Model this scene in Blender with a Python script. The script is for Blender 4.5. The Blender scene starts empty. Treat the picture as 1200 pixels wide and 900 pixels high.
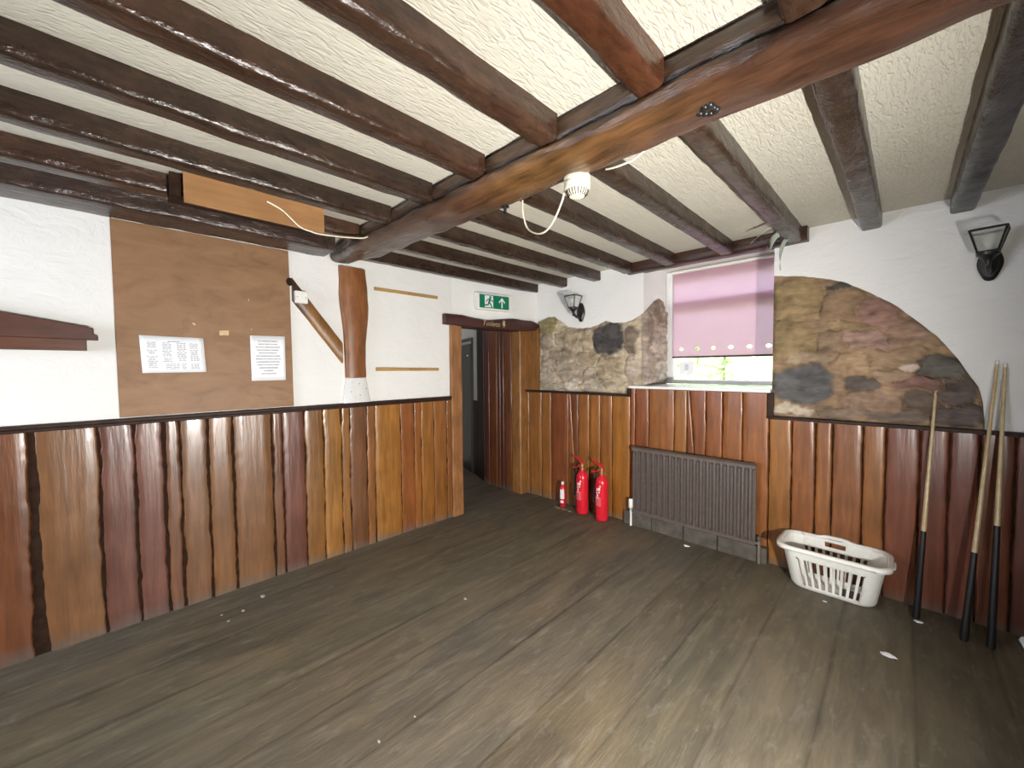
import bpy, bmesh, math, random
from mathutils import Vector, Matrix, noise

SC = bpy.context.scene
COL = SC.collection
random.seed(7)
PI = math.pi
ZC = 2.34          # plaster ceiling height
XL = -3.05         # left wall plane
YF = 3.29          # far (window) wall plane


def nz(x, y, z, s=0.0):
    return noise.noise(Vector((x + s * 13.7, y - s * 7.1, z + s * 3.3)))


# ------------------------------------------------------------------ materials
def new_mat(name):
    m = bpy.data.materials.new(name)
    m.use_nodes = True
    nt = m.node_tree
    b = nt.nodes['Principled BSDF']
    return m, nt, b


def N(nt, t, **kw):
    n = nt.nodes.new(t)
    for k, v in kw.items():
        setattr(n, k, v)
    return n


def coords(nt, scale, kind='Object'):
    tc = N(nt, 'ShaderNodeTexCoord')
    mp = N(nt, 'ShaderNodeMapping')
    mp.inputs['Scale'].default_value = scale
    nt.links.new(tc.outputs[kind], mp.inputs['Vector'])
    return mp.outputs['Vector']


def ntex(nt, vec, scale, detail=4, rough=0.55, dist=0.0):
    n = N(nt, 'ShaderNodeTexNoise')
    n.inputs['Scale'].default_value = scale
    n.inputs['Detail'].default_value = detail
    n.inputs['Roughness'].default_value = rough
    n.inputs['Distortion'].default_value = dist
    nt.links.new(vec, n.inputs['Vector'])
    return n.outputs['Fac']


def ramp(nt, fac, stops):
    r = N(nt, 'ShaderNodeValToRGB')
    el = r.color_ramp.elements
    el[0].position, el[0].color = stops[0][0], (*stops[0][1], 1)
    el[1].position, el[1].color = stops[-1][0], (*stops[-1][1], 1)
    for p, c in stops[1:-1]:
        e = el.new(p)
        e.color = (*c, 1)
    nt.links.new(fac, r.inputs['Fac'])
    return r.outputs['Color']


def mixc(nt, fac, a, b, mode='MIX'):
    m = N(nt, 'ShaderNodeMix', data_type='RGBA', blend_type=mode)
    if isinstance(fac, (int, float)):
        m.inputs[0].default_value = fac
    else:
        nt.links.new(fac, m.inputs[0])
    for s, v in ((6, a), (7, b)):
        if isinstance(v, tuple):
            m.inputs[s].default_value = (*v, 1)
        else:
            nt.links.new(v, m.inputs[s])
    return m.outputs[2]


def bump(nt, b, fac, strength, dist=0.01):
    n = N(nt, 'ShaderNodeBump')
    n.inputs['Strength'].default_value = strength
    n.inputs['Distance'].default_value = dist
    nt.links.new(fac, n.inputs['Height'])
    nt.links.new(n.outputs['Normal'], b.inputs['Normal'])


def spec(b, v):
    b.inputs['Specular IOR Level'].default_value = v


def plain(name, col, rough=0.5, metal=0.0, var=0.12, sc=30, bmp=0.0, specular=0.5):
    m, nt, b = new_mat(name)
    v = coords(nt, (1, 1, 1))
    f = ntex(nt, v, sc, 3)
    lo = tuple(c * (1 - var) for c in col)
    hi = tuple(min(1, c * (1 + var)) for c in col)
    nt.links.new(ramp(nt, f, [(0.3, lo), (0.7, hi)]), b.inputs['Base Color'])
    b.inputs['Roughness'].default_value = rough
    b.inputs['Metallic'].default_value = metal
    spec(b, specular)
    if bmp:
        bump(nt, b, f, bmp, 0.004)
    return m


def tinted(name, stretch, sc, lo=0.62, hi=1.25, rough=0.35, bmp=0.25, rvar=0.12, bdist=0.003, specular=0.5, dust=None, coat=0.0):
    """surface whose colour comes from the mesh attribute 'tint' times a grain noise"""
    m, nt, b = new_mat(name)
    v = coords(nt, stretch)
    a = N(nt, 'ShaderNodeAttribute', attribute_name='tint')
    f = ntex(nt, v, sc, 6, 0.6, 0.4)
    g = ramp(nt, f, [(0.28, (lo,) * 3), (0.72, (hi,) * 3)])
    c = mixc(nt, 1.0, a.outputs['Color'], g, 'MULTIPLY')
    v2 = coords(nt, (1, 1, 1))
    f2 = ntex(nt, v2, 4.0, 3)
    c = mixc(nt, 1.0, c, ramp(nt, f2, [(0.3, (0.82, 0.8, 0.8)), (0.7, (1.12, 1.12, 1.1))]), 'MULTIPLY')
    if dust:
        zt, dcol, amount = dust
        sep = N(nt, 'ShaderNodeSeparateXYZ')
        tc = N(nt, 'ShaderNodeTexCoord')
        nt.links.new(tc.outputs['Object'], sep.inputs[0])
        ad = N(nt, 'ShaderNodeMath', operation='MULTIPLY_ADD')
        nt.links.new(ntex(nt, v2, 9, 5), ad.inputs[0])
        ad.inputs[1].default_value = -zt * 1.6
        nt.links.new(sep.outputs['Z'], ad.inputs[2])
        mr = N(nt, 'ShaderNodeMapRange')
        mr.inputs['From Min'].default_value = -zt * 0.85
        mr.inputs['From Max'].default_value = zt * 0.25
        mr.inputs['To Min'].default_value = amount
        mr.inputs['To Max'].default_value = 0.0
        nt.links.new(ad.outputs[0], mr.inputs['Value'])
        c = mixc(nt, mr.outputs[0], c, dcol)
    nt.links.new(c, b.inputs['Base Color'])
    r = N(nt, 'ShaderNodeMapRange')
    r.inputs['To Min'].default_value = rough - rvar
    r.inputs['To Max'].default_value = rough + rvar
    nt.links.new(f2, r.inputs['Value'])
    nt.links.new(r.outputs[0], b.inputs['Roughness'])
    spec(b, specular)
    if coat:
        b.inputs['Coat Weight'].default_value = coat
        b.inputs['Coat Roughness'].default_value = 0.16
    if bmp:
        v3 = coords(nt, tuple(s * 0.6 for s in stretch))
        bump(nt, b, ntex(nt, v3, sc * 1.2, 5, 0.6), bmp, bdist)
    return m


def plaster(name, col, kind):
    m, nt, b = new_mat(name)
    v = coords(nt, (1, 1, 1))
    f = ntex(nt, v, 3.0, 4)
    nt.links.new(ramp(nt, f, [(0.3, tuple(c * 0.95 for c in col)), (0.7, col)]), b.inputs['Base Color'])
    b.inputs['Roughness'].default_value = 0.75
    spec(b, 0.25)
    if kind == 'ceiling':     # combed artex ridges running along the joists
        v2 = coords(nt, (76, 19, 10))
        f2 = ntex(nt, v2, 1.0, 2, 0.5, 1.2)
        r = ramp(nt, f2, [(0.36, (0, 0, 0)), (0.48, (0.75,) * 3), (0.6, (1, 1, 1))])
        bump(nt, b, r, 0.45, 0.007)
    else:
        v2 = coords(nt, (7, 7, 11))
        f2 = ntex(nt, v2, 1.0, 7, 0.62, 0.8)
        bump(nt, b, f2, 0.42, 0.02)
    return m


M = {}
M['ceiling'] = plaster('artex_cream', (0.60, 0.565, 0.475), 'ceiling')
M['wall'] = plaster('rough_white_plaster', (0.80, 0.79, 0.765), 'wall')
M['lime'] = plaster('old_whitewash', (0.70, 0.695, 0.68), 'wall')
M['joist'] = tinted('brown_gloss_beam', (11, 4.0, 11), 3.0, 0.5, 1.35, 0.27, 0.75, 0.08, 0.012, 0.5)
M['main'] = tinted('brown_gloss_main_beam', (2.6, 14, 14), 2.6, 0.45, 1.4, 0.3, 0.8, 0.1, 0.014, 0.5)
M['upright'] = tinted('stained_upright_timber', (9, 9, 2), 3.0, 0.6, 1.3, 0.4, 0.4, 0.1, 0.006)
M['board'] = tinted('varnished_waney_boards', (16, 16, 1.6), 2.2, 0.66, 1.25, 0.33, 0.6, 0.07, 0.005, 0.5,
                    dust=(0.07, (0.13, 0.12, 0.105), 0.6), coat=0.22)
M['stone'] = tinted('rubble_stone', (0.7, 0.7, 1.9), 11, 0.62, 1.4, 0.85, 0.9, 0.08, 0.018, 0.15)
M['rail'] = plain('dark_stained_rail', (0.030, 0.015, 0.010), 0.55, var=0.35, specular=0.2)
M['mahogany'] = tinted('dark_red_stain', (5, 1.5, 9), 3.0, 0.7, 1.25, 0.4, 0.2)
M['hardboard'] = None
M['white_paint'] = plain('white_gloss_paint', (0.78, 0.78, 0.77), 0.35, var=0.04)
M['white_plastic'] = plain('white_plastic', (0.78, 0.77, 0.72), 0.4, var=0.05)
M['cream_plastic'] = plain('cream_plastic', (0.76, 0.72, 0.55), 0.4, var=0.06)
M['black_iron'] = plain('black_painted_iron', (0.012, 0.012, 0.012), 0.35, var=0.3)
M['black_rubber'] = plain('black_rubber', (0.012, 0.011, 0.011), 0.5, var=0.2)
M['red_paint'] = plain('red_enamel', (0.62, 0.015, 0.03), 0.22, var=0.08)
M['brass'] = plain('dull_brass', (0.55, 0.40, 0.16), 0.35, metal=0.8, var=0.2)
M['radiator'] = plain('brown_radiator_paint', (0.105, 0.082, 0.070), 0.45, var=0.15)
M['pale_timber'] = tinted('pale_timber', (3, 1.0, 9), 4.0, 0.8, 1.15, 0.55, 0.15)
M['paper'] = plain('white_paper', (0.82, 0.83, 0.86), 0.8, var=0.02)
M['ink'] = plain('grey_print', (0.32, 0.32, 0.34), 0.8, var=0.25, sc=90)
M['green'] = plain('sign_green', (0.0, 0.17, 0.085), 0.4, var=0.06)
M['gilt'] = plain('gilt_lettering', (0.42, 0.33, 0.16), 0.5, var=0.25)
M['tape'] = plain('tan_tape', (0.62, 0.40, 0.22), 0.6, var=0.1)
M['cue_wood'] = plain('pale_cue_wood', (0.50, 0.38, 0.21), 0.3, var=0.15)
M['cue_butt'] = plain('black_cue_butt', (0.010, 0.009, 0.009), 0.5, var=0.2)
M['chrome'] = plain('dull_chrome', (0.5, 0.5, 0.5), 0.25, metal=0.9)
M['concrete'] = plain('painted_concrete_kerb', (0.085, 0.072, 0.058), 0.85, var=0.35, sc=14, bmp=0.5)
M['copper'] = plain('painted_pipe', (0.16, 0.14, 0.12), 0.4, var=0.1)
M['black_door'] = plain('black_door_paint', (0.02, 0.019, 0.018), 0.4, var=0.2)
M['dark_wall'] = plain('darkened_unseen_wall', (0.07, 0.045, 0.035), 0.6, var=0.3, sc=5)  # for walls out of view, coloured dark to cut bounce light
M['pale_grit'] = plain('pale_grit', (0.40, 0.37, 0.32), 0.8, var=0.2)
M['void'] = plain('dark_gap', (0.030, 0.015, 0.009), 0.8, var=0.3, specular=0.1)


def mk_hardboard():
    m, nt, b = new_mat('brown_hardboard')
    v = coords(nt, (1, 2.0, 5.0))
    f = ntex(nt, v, 2.2, 6, 0.6, 0.6)
    c = ramp(nt, f, [(0.25, (0.19, 0.097, 0.046)), (0.5, (0.255, 0.138, 0.068)), (0.75, (0.30, 0.165, 0.085))])
    f2 = ntex(nt, coords(nt, (1, 1.2, 3.0)), 3.1, 4, 0.6, 0.8)
    c = mixc(nt, ramp(nt, f2, [(0.60, (0, 0, 0)), (0.72, (0.4,) * 3)]), c, (0.10, 0.045, 0.018))
    nt.links.new(c, b.inputs['Base Color'])
    b.inputs['Roughness'].default_value = 0.5
    spec(b, 0.3)
    bump(nt, b, ntex(nt, coords(nt, (1, 40, 40)), 3, 3), 0.08, 0.002)
    return m


M['hardboard'] = mk_hardboard()


def mk_floor():
    m, nt, b = new_mat('worn_floorboards')
    v = coords(nt, (7.0, 0.9, 1))
    a = N(nt, 'ShaderNodeAttribute', attribute_name='tint')
    f = ntex(nt, v, 2.4, 8, 0.65, 0.6)
    c = ramp(nt, f, [(0.25, (0.072, 0.060, 0.045)), (0.5, (0.120, 0.099, 0.070)), (0.75, (0.19, 0.155, 0.105))])
    c = mixc(nt, 1.0, c, a.outputs['Color'], 'MULTIPLY')
    # worn, bare patches in the walking line
    f2 = ntex(nt, coords(nt, (1.6, 0.7, 1)), 1.7, 6, 0.6, 0.4)
    c = mixc(nt, ramp(nt, f2, [(0.45, (0, 0, 0)), (0.7, (0.6,) * 3)]), c, (0.20, 0.152, 0.090))
    # scuffs and dust
    f3 = ntex(nt, coords(nt, (5, 1.6, 1)), 4.2, 7, 0.7, 0.5)
    c = mixc(nt, ramp(nt, f3, [(0.54, (0, 0, 0)), (0.72, (0.5,) * 3)]), c, (0.26, 0.23, 0.185))
    f4 = ntex(nt, coords(nt, (1, 1, 1)), 1.3, 4, 0.6)
    c = mixc(nt, ramp(nt, f4, [(0.4, (0, 0, 0)), (0.7, (0.35,) * 3)]), c, (0.115, 0.112, 0.095))
    nt.links.new(c, b.inputs['Base Color'])
    b.inputs['Roughness'].default_value = 0.62
    spec(b, 0.3)
    bump(nt, b, ntex(nt, coords(nt, (16, 2.2, 1)), 2.2, 8, 0.65, 0.6), 0.5, 0.008)
    return m


M['floor'] = mk_floor()


def mk_glass(name, tint=(1, 1, 1), gloss=0.12):
    m, nt, b = new_mat(name)
    nt.nodes.remove(b)
    out = [n for n in nt.nodes if n.type == 'OUTPUT_MATERIAL'][0]
    t = N(nt, 'ShaderNodeBsdfTransparent')
    t.inputs[0].default_value = (*tint, 1)
    g = N(nt, 'ShaderNodeBsdfGlossy')
    g.inputs['Roughness'].default_value = 0.08
    fr = N(nt, 'ShaderNodeFresnel')
    fr.inputs[0].default_value = 1.45
    mx = N(nt, 'ShaderNodeMixShader')
    nt.links.new(fr.outputs[0], mx.inputs[0])
    nt.links.new(t.outputs[0], mx.inputs[1])
    nt.links.new(g.outputs[0], mx.inputs[2])
    nt.links.new(mx.outputs[0], out.inputs[0])
    return m


M['glass'] = mk_glass('window_glass', (0.95, 0.98, 0.96))
def mk_frosted(name):
    m = mk_glass(name, (0.98, 0.99, 0.98))
    nt = m.node_tree
    out = [n for n in nt.nodes if n.type == 'OUTPUT_MATERIAL'][0]
    old = out.inputs[0].links[0].from_socket
    d = N(nt, 'ShaderNodeBsdfDiffuse')
    d.inputs[0].default_value = (0.7, 0.72, 0.68, 1)
    t = N(nt, 'ShaderNodeBsdfTranslucent')
    t.inputs[0].default_value = (0.7, 0.72, 0.68, 1)
    a, b = N(nt, 'ShaderNodeMixShader'), N(nt, 'ShaderNodeMixShader')
    nt.links.new(d.outputs[0], a.inputs[1])
    nt.links.new(t.outputs[0], a.inputs[2])
    b.inputs[0].default_value = 0.38
    nt.links.new(old, b.inputs[1])
    nt.links.new(a.outputs[0], b.inputs[2])
    nt.links.new(b.outputs[0], out.inputs[0])
    return m


M['lamp_glass'] = mk_frosted('lamp_glass')


def mk_translucent(name, dif, tra, fac):
    m, nt, b = new_mat(name)
    nt.nodes.remove(b)
    out = [n for n in nt.nodes if n.type == 'OUTPUT_MATERIAL'][0]
    d = N(nt, 'ShaderNodeBsdfDiffuse')
    v = coords(nt, (1, 1, 1))
    nt.links.new(ramp(nt, ntex(nt, v, 6, 4), [(0.3, tuple(c * 0.92 for c in dif)), (0.7, dif)]), d.inputs[0])
    t = N(nt, 'ShaderNodeBsdfTranslucent')
    t.inputs[0].default_value = (*tra, 1)
    mx = N(nt, 'ShaderNodeMixShader')
    mx.inputs[0].default_value = fac
    nt.links.new(d.outputs[0], mx.inputs[1])
    nt.links.new(t.outputs[0], mx.inputs[2])
    nt.links.new(mx.outputs[0], out.inputs[0])
    return m


M['blind'] = mk_translucent('pink_blind_fabric', (0.68, 0.45, 0.48), (0.90, 0.76, 0.90), 0.5)
M['ribbon'] = mk_translucent('pale_plastic_ribbon', (0.50, 0.55, 0.46), (0.6, 0.7, 0.6), 0.35)


def mk_leaf():
    m, nt, b = new_mat('hedge_leaves')
    v = coords(nt, (1, 1, 1))
    f = ntex(nt, v, 26, 5, 0.7)
    nt.links.new(ramp(nt, f, [(0.3, (0.10, 0.17, 0.05)), (0.5, (0.34, 0.42, 0.17)), (0.7, (0.72, 0.74, 0.48))]), b.inputs['Base Color'])
    b.inputs['Roughness'].default_value = 0.6
    bump(nt, b, f, 0.8, 0.03)
    return m


M['leaf'] = mk_leaf()


# ------------------------------------------------------------------ mesh builder
class MB:
    def __init__(self):
        self.v, self.f, self.t = [], [], []
        self.tint = (1, 1, 1)

    def add(self, co):
        self.v.append(tuple(co))
        self.t.append(self.tint)
        return len(self.v) - 1

    def face(self, *i):
        self.f.append(tuple(i))

    def box(self, lo, hi, mtx=None):
        b = len(self.v)
        for z in (lo[2], hi[2]):
            for x, y in ((lo[0], lo[1]), (hi[0], lo[1]), (hi[0], hi[1]), (lo[0], hi[1])):
                p = Vector((x, y, z))
                self.add(mtx @ p if mtx else p)
        for q in ((3, 2, 1, 0), (4, 5, 6, 7), (0, 1, 5, 4), (1, 2, 6, 5), (2, 3, 7, 6), (3, 0, 4, 7)):
            self.face(*[b + k for k in q])
        return self

    def loft(self, rings, cap=True, closed=True):
        """rings: lists of points, same length"""
        n = len(rings[0])
        idx = [[self.add(p) for p in r] for r in rings]
        for a, b in zip(idx, idx[1:]):
            for k in range(n if closed else n - 1):
                j = (k + 1) % n
                self.face(a[k], a[j], b[j], b[k])
        if cap:
            self.face(*reversed(idx[0]))
            self.face(*idx[-1])
        return self

    def tube(self, pts, r, n=10, cap=True):
        pts = [Vector(p) for p in pts]
        rr = r if isinstance(r, (list, tuple)) else [r] * len(pts)
        rings = []
        up = None
        for k, p in enumerate(pts):
            d = (pts[min(k + 1, len(pts) - 1)] - pts[max(k - 1, 0)]).normalized()
            if up is None:
                up = Vector((0, 0, 1)) if abs(d.z) < 0.9 else Vector((1, 0, 0))
            s = d.cross(up).normalized()
            up = s.cross(d).normalized()
            rings.append([p + (s * math.cos(2 * PI * a / n) + up * math.sin(2 * PI * a / n)) * rr[k] for a in range(n)])
        return self.loft(rings, cap)

    def lathe(self, c, prof, n=24, axis='z'):
        rings = []
        for r, h in prof:
            ring = []
            for a in range(n):
                x, y = r * math.cos(2 * PI * a / n), r * math.sin(2 * PI * a / n)
                ring.append(Vector((c[0] + x, c[1] + y, c[2] + h)) if axis == 'z' else Vector((c[0] + x, c[1] + h, c[2] + y)))
            rings.append(ring)
        return self.loft(rings)

    def prism(self, poly, thick, frame):
        """poly in (u,v), frame(u,v,w) -> point; extruded w 0..thick"""
        n = len(poly)
        a = [self.add(frame(u, v, 0)) for u, v in poly]
        b = [self.add(frame(u, v, thick)) for u, v in poly]
        self.face(*reversed(a))
        self.face(*b)
        for k in range(n):
            j = (k + 1) % n
            self.face(a[k], a[j], b[j], b[k])
        return self

    def build(self, name, mat, parent=None, origin=None, smooth=38, bevel=0.0, kind=None, solid=0.0):
        o3 = Vector(origin) if origin is not None else (Vector(parent['base']) if parent is not None and 'base' in parent else Vector((0, 0, 0)))
        me = bpy.data.meshes.new(name)
        me.from_pydata([tuple(Vector(p) - o3) for p in self.v], [], self.f)
        at = me.attributes.new('tint', 'FLOAT_COLOR', 'POINT')
        at.data.foreach_set('color', [c for t in self.t for c in (*t, 1.0)])
        bm = bmesh.new()
        bm.from_mesh(me)
        bmesh.ops.recalc_face_normals(bm, faces=bm.faces)
        bm.to_mesh(me)
        bm.free()
        if smooth:
            me.shade_smooth()
            me.set_sharp_from_angle(angle=math.radians(smooth))
        me.materials.append(mat)
        o = bpy.data.objects.new(name, me)
        COL.objects.link(o)
        if parent is not None:
            o.parent = parent
            o.location = o3 - Vector(parent['base']) if 'base' in parent else o3
        else:
            o.location = o3
        if origin is None and parent is not None:
            o.location = (0, 0, 0)
        o['base'] = tuple(o3)
        if solid:
            s = o.modifiers.new('shell', 'SOLIDIFY')
            s.thickness = solid
            s.offset = 0
        if bevel:
            bv = o.modifiers.new('bevel', 'BEVEL')
            bv.width = bevel
            bv.segments = 2
            bv.limit_method = 'ANGLE'
        if kind:
            o['kind'] = kind
        return o


def thing(name, label, cat, loc, group=None):
    o = bpy.data.objects.new(name, None)
    o.empty_display_size = 0.1
    COL.objects.link(o)
    o.location = loc
    o['base'] = tuple(loc)
    o['label'] = label
    o['category'] = cat
    if group:
        o['group'] = group
    return o


def tag(o, label, cat, group=None):
    o['label'] = label
    o['category'] = cat
    if group:
        o['group'] = group
    return o


def copy_tree(o, parent=None):
    c = o.copy()
    COL.objects.link(c)
    c.parent = parent
    for ch in list(o.children):
        copy_tree(ch, c)
    return c


def LW(u, v, w):       # frame on the left wall: u along +Y, v up, w out into the room
    return Vector((XL + w, u, v))


def FW(u, v, w):       # frame on the far wall: u along +X, v up, w out into the room
    return Vector((u, YF - w, v))


def text_mesh(body, size, shear=0.0):
    cu = bpy.data.curves.new('lettering', 'FONT')
    cu.body = body
    cu.size = size
    cu.shear = shear
    cu.extrude = 0.0006
    ob = bpy.data.objects.new('lettering', cu)
    COL.objects.link(ob)
    bpy.context.view_layer.update()
    dg = bpy.context.evaluated_depsgraph_get()
    me = bpy.data.meshes.new_from_object(ob.evaluated_get(dg))
    bpy.data.objects.remove(ob)
    return me


# ------------------------------------------------------------------ shell of the room
def wall_x(y):         # the old left wall swings inwards over the doorway
    return XL if y < 2.26 else XL + 0.165 * (y - 2.26) / 1.03


mb = MB()
# floor: boards running away from the camera
seams = [-3.05, -2.79, -2.51, -2.24, -1.95, -1.68, -1.37, -1.045, -0.775, -0.503, -0.212, 0.07, 0.35, 0.62, 0.9, 1.18, 1.45, 1.7, 1.95]
for k in range(len(seams) - 1):
    a, b = seams[k], seams[k + 1]
    sh = random.uniform(0.82, 1.12)
    mb.tint = (sh * random.uniform(0.97, 1.05), sh, sh * random.uniform(0.92, 1.04))
    base_t = mb.tint
    us = [a, a + 0.004, a + 0.014] + [a + (b - a) * t for t in (0.2, 0.4, 0.6, 0.8)] + [b - 0.014, b - 0.004, b]
    rows = []
    y0, y1 = -2.25, YF
    ny = 56
    for j in range(ny + 1):
        y = y0 + (y1 - y0) * j / ny
        row = []
        for i, u in enumerate(us):
            dz = {0: -0.0008, 1: -0.0003}.get(min(i, len(us) - 1 - i), 0.0)
            wob = 0.003 * nz(0.0, y * 1.7, seams[k] * 5 if i < 5 else seams[k + 1] * 5) if i in (0, 1, 2, 7, 8, 9) else 0
            uu = u + (wob if 0 < k < len(seams) - 2 else 0)
            dk = 1 - (0.62, 0.40, 0.0)[min(i, len(us) - 1 - i, 2)] * (0.65 + 0.6 * nz(seams[k] if i < 5 else seams[k + 1], y * 1.3, 7))
            mb.tint = tuple(c * dk for c in base_t)
            row.append(mb.add((uu, y, dz + 0.0015 * nz(u * 2, y * 1.5, 3.1))))
        rows.append(row)
    for r0, r1 in zip(rows, rows[1:]):
        for i in range(len(us) - 1):
            mb.face(r0[i], r0[i + 1], r1[i + 1], r1[i])
mb.tint = (0.9, 0.9, 0.95)
q = [mb.add(p) for p in ((-4.9, 2.2, 0), (-3.05, 2.2, 0), (-3.05, 3.9, 0), (-4.9, 3.9, 0))]
mb.face(*q)
q = [mb.add(p) for p in ((-4.95, -2.3, -0.03), (2.0, -2.3, -0.03), (2.0, 4.0, -0.03), (-4.95, 4.0, -0.03))]
mb.face(*q)
floor = mb.build('floor', M['floor'], kind='structure', smooth=30)

mb = MB()
nx, ny = 40, 40
x0, x1, y0, y1 = -3.1, 1.95, -2.25, YF + 0.06
g = [[mb.add((x0 + (x1 - x0) * i / nx, y0 + (y1 - y0) * j / ny, ZC + 0.004 * nz(i * 0.3, j * 0.3, 1))) for i in range(nx + 1)] for j in range(ny + 1)]
for j in range(ny):
    for i in range(nx):
        mb.face(g[j][i], g[j][i + 1], g[j + 1][i + 1], g[j + 1][i])
b0 = len(mb.v)
mb.box((x0, y0, ZC + 0.03), (x1, y1, ZC + 0.06))
ceiling = mb.build('ceiling', M['ceiling'], kind='structure', smooth=30)


def wall_grid(mb, frame, u0, u1, v0, v1, amp=0.004, seed=0, step=0.06, xoff=None):
    nu, nv = max(1, int((u1 - u0) / step)), max(1, int((v1 - v0) / step))
    g = []
    for j in range(nv + 1):
        row = []
        for i in range(nu + 1):
            u, v = u0 + (u1 - u0) * i / nu, v0 + (v1 - v0) * j / nv
            w = amp * (nz(u * 2.1, v * 2.1, seed) + 0.5 * nz(u * 6, v * 6, seed + 4))
            p = frame(u, v, w)
            if xoff:
                p = p + Vector((xoff(u) - XL, 0, 0))
            row.append(mb.add(p))
        g.append(row)
    for j in range(nv):
        for i in range(nu):
            mb.face(g[j][i], g[j][i + 1], g[j + 1][i + 1], g[j + 1][i])


mb = MB()
wall_grid(mb, LW, -2.25, 2.26, 0.0, ZC + 0.02, 0.003, 1)
mb.box((XL - 0.14, -2.3, 0), (XL - 0.02, 2.33, ZC + 0.03))
mb.box((XL - 0.14, 2.33, 1.95), (XL - 0.02, YF, ZC + 0.03))
wl = mb.build('wall_left', M['wall'], kind='structure', smooth=40)

mb = MB()
wall_grid(mb, LW, 2.26, YF + 0.02, 0.0 + 0.06 * 31, ZC + 0.02, 0.003, 1, xoff=wall_x)
mb.build('wall_doorway', M['wall'], kind='structure', smooth=40)

WX0, WX1, WZ0, WZ1 = -1.63, -0.655, 1.25, 2.325     # window opening in the far wall
mb = MB()
wall_grid(mb, FW, XL, WX0, 0, ZC + 0.02, 0.003, 2)
wall_grid(mb, FW, WX1, 1.95, 0, ZC + 0.02, 0.004, 2)
wall_grid(mb, FW, WX0, WX1, 0, WZ0 - 0.03, 0.0, 2)
# reveal of the deep window opening
for pts in (((WX0, YF, WZ0 - .03), (WX0, 3.84, WZ0 - .03), (WX0, 3.84, WZ1), (WX0, YF, WZ1)),
            ((WX1, YF, WZ0 - .03), (WX1 + 0.02, 3.84, WZ0 - .03), (WX1 + 0.02, 3.84, WZ1), (WX1, YF, WZ1)),
            ((WX0, YF, WZ1), (WX1, YF, WZ1), (WX1, 3.84, WZ1), (WX0, 3.84, WZ1)),
            ((WX0, YF, WZ0 - .03), (WX1, YF, WZ0 - .03), (WX1, 3.84, WZ0 - .03), (WX0, 3.84, WZ0 - .03))):
    mb.face(*[mb.add(p) for p in pts])
# outer leaf of masonry
for lo, hi in (((-3.2, 3.31, 0), (WX0 - 0.02, 3.83, 2.6)), ((WX1 + 0.03, 3.31, 0), (2.0, 3.83, 2.6)), ((WX0 - .02, 3.31, 0), (WX1 + .02, 3.83, WZ0 - 0.05)), ((WX0 - .02, 3.38, WZ1 + 0.01), (WX1 + .02, 3.83, 2.6))):
    mb.box(lo, hi)
wf = mb.build('wall_far', M['wall'], kind='structure', smooth=40)

mb = MB()
mb.box((1.9, -2.3, 0), (2.0, YF + 0.1, ZC + 0.05))
mb.build('wall_right', M['dark_wall'], kind='structure', smooth=0)
mb = MB()
BW = ((-3.2, 0, -2.7, 2.4), (-1.3, 0, 2.0, 2.4), (-2.7, 0, -1.3, 0.95), (-2.7, 2.05, -1.3, 2.4))
for xa, za, xb, zb in BW:
    mb.box((xa, -2.35, za), (xb, -2.25, zb))
mb.build('wall_back', M['dark_wall'], kind='structure', smooth=0)

# passage beyond the doorway
mb = MB()
mb.box((-4.9, 2.12, 0), (-3.19, 2.22, 2.15))
mb.box((-4.95, 2.12, 0), (-4.85, 3.95, 2.15))
wp = mb.build('wall_passage', M['wall'], kind='structure', smooth=0)
mb = MB()
mb.box((-4.95, 2.12, 2.12), (-3.07, 3.95, 2.18))
mb.build('ceiling_passage', M['wall'], kind='structure', smooth=0)
# angled end of the passage: white above, black board below
ang = Vector((-0.94, 0.36, 0)).normalized()
nrm = Vector((-ang.y, ang.x, 0))
if nrm.y > 0:
    nrm = -nrm
P0 = Vector((-3.66, 3.215, 0))


def PW(u, v, w):
    return P0 + ang * u + nrm * w + Vector((0, 0, v))


mb = MB()
mb.prism([(0.0, 0), (1.35, 0), (1.35, 2.12), (0, 2.12)], -0.06, PW)
wpe = mb.build('wall_passage_end', M['white_paint'], kind='structure', smooth=0)
mb = MB()
mb.prism([(0.30, 0), (0.52, 0), (0.52, 1.0), (0.30, 1.0)], 0.012, PW)
mb.prism([(0.0, 0), (0.27, 0), (0.27, 2.1), (0.0, 2.1)], 0.02, PW)
mb.build('panelling', M['rail'], wpe, smooth=0, bevel=0.004)
d2 = thing('door_2', '', '', PW(0.5, 0, 0))
for kk in ('label', 'category'):
    del d2[kk]
d2['kind'] = 'structure'
mb = MB()
mb.prism([(0.50, 0), (1.2, 0), (1.2, 1.76), (0.50, 1.76)], 0.03, PW)
mb.build('door_leaf', M['black_door'], d2, smooth=0, bevel=0.004)
mb = MB()
mb.prism([(0.46, 0.0), (0.5, 0.0), (0.5, 1.8), (1.25, 1.8), (1.25, 1.84), (0.46, 1.84)], 0.02, PW)
mb.build('door_frame', M['black_door'], d2, smooth=0, bevel=0.003)
mb = MB()
mb.lathe(PW(0.58, 1.6, 0.045), [(0.001, -0.012), (0.012, -0.006), (0.012, 0.006), (0.001, 0.012)], 12)
mb.build('coat_hook', M['white_plastic'], d2)

# ------------------------------------------------------------------ panelling (dado boards)
BROWNS = [(0.235, 0.110, 0.045), (0.255, 0.118, 0.046), (0.21, 0.095, 0.040), (0.27, 0.130, 0.045), (0.225, 0.098, 0.052)]
REDS = [(0.17, 0.062, 0.040), (0.155, 0.060, 0.048)]
OCHRE = [(0.31, 0.150, 0.036), (0.285, 0.135, 0.036)]


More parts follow.
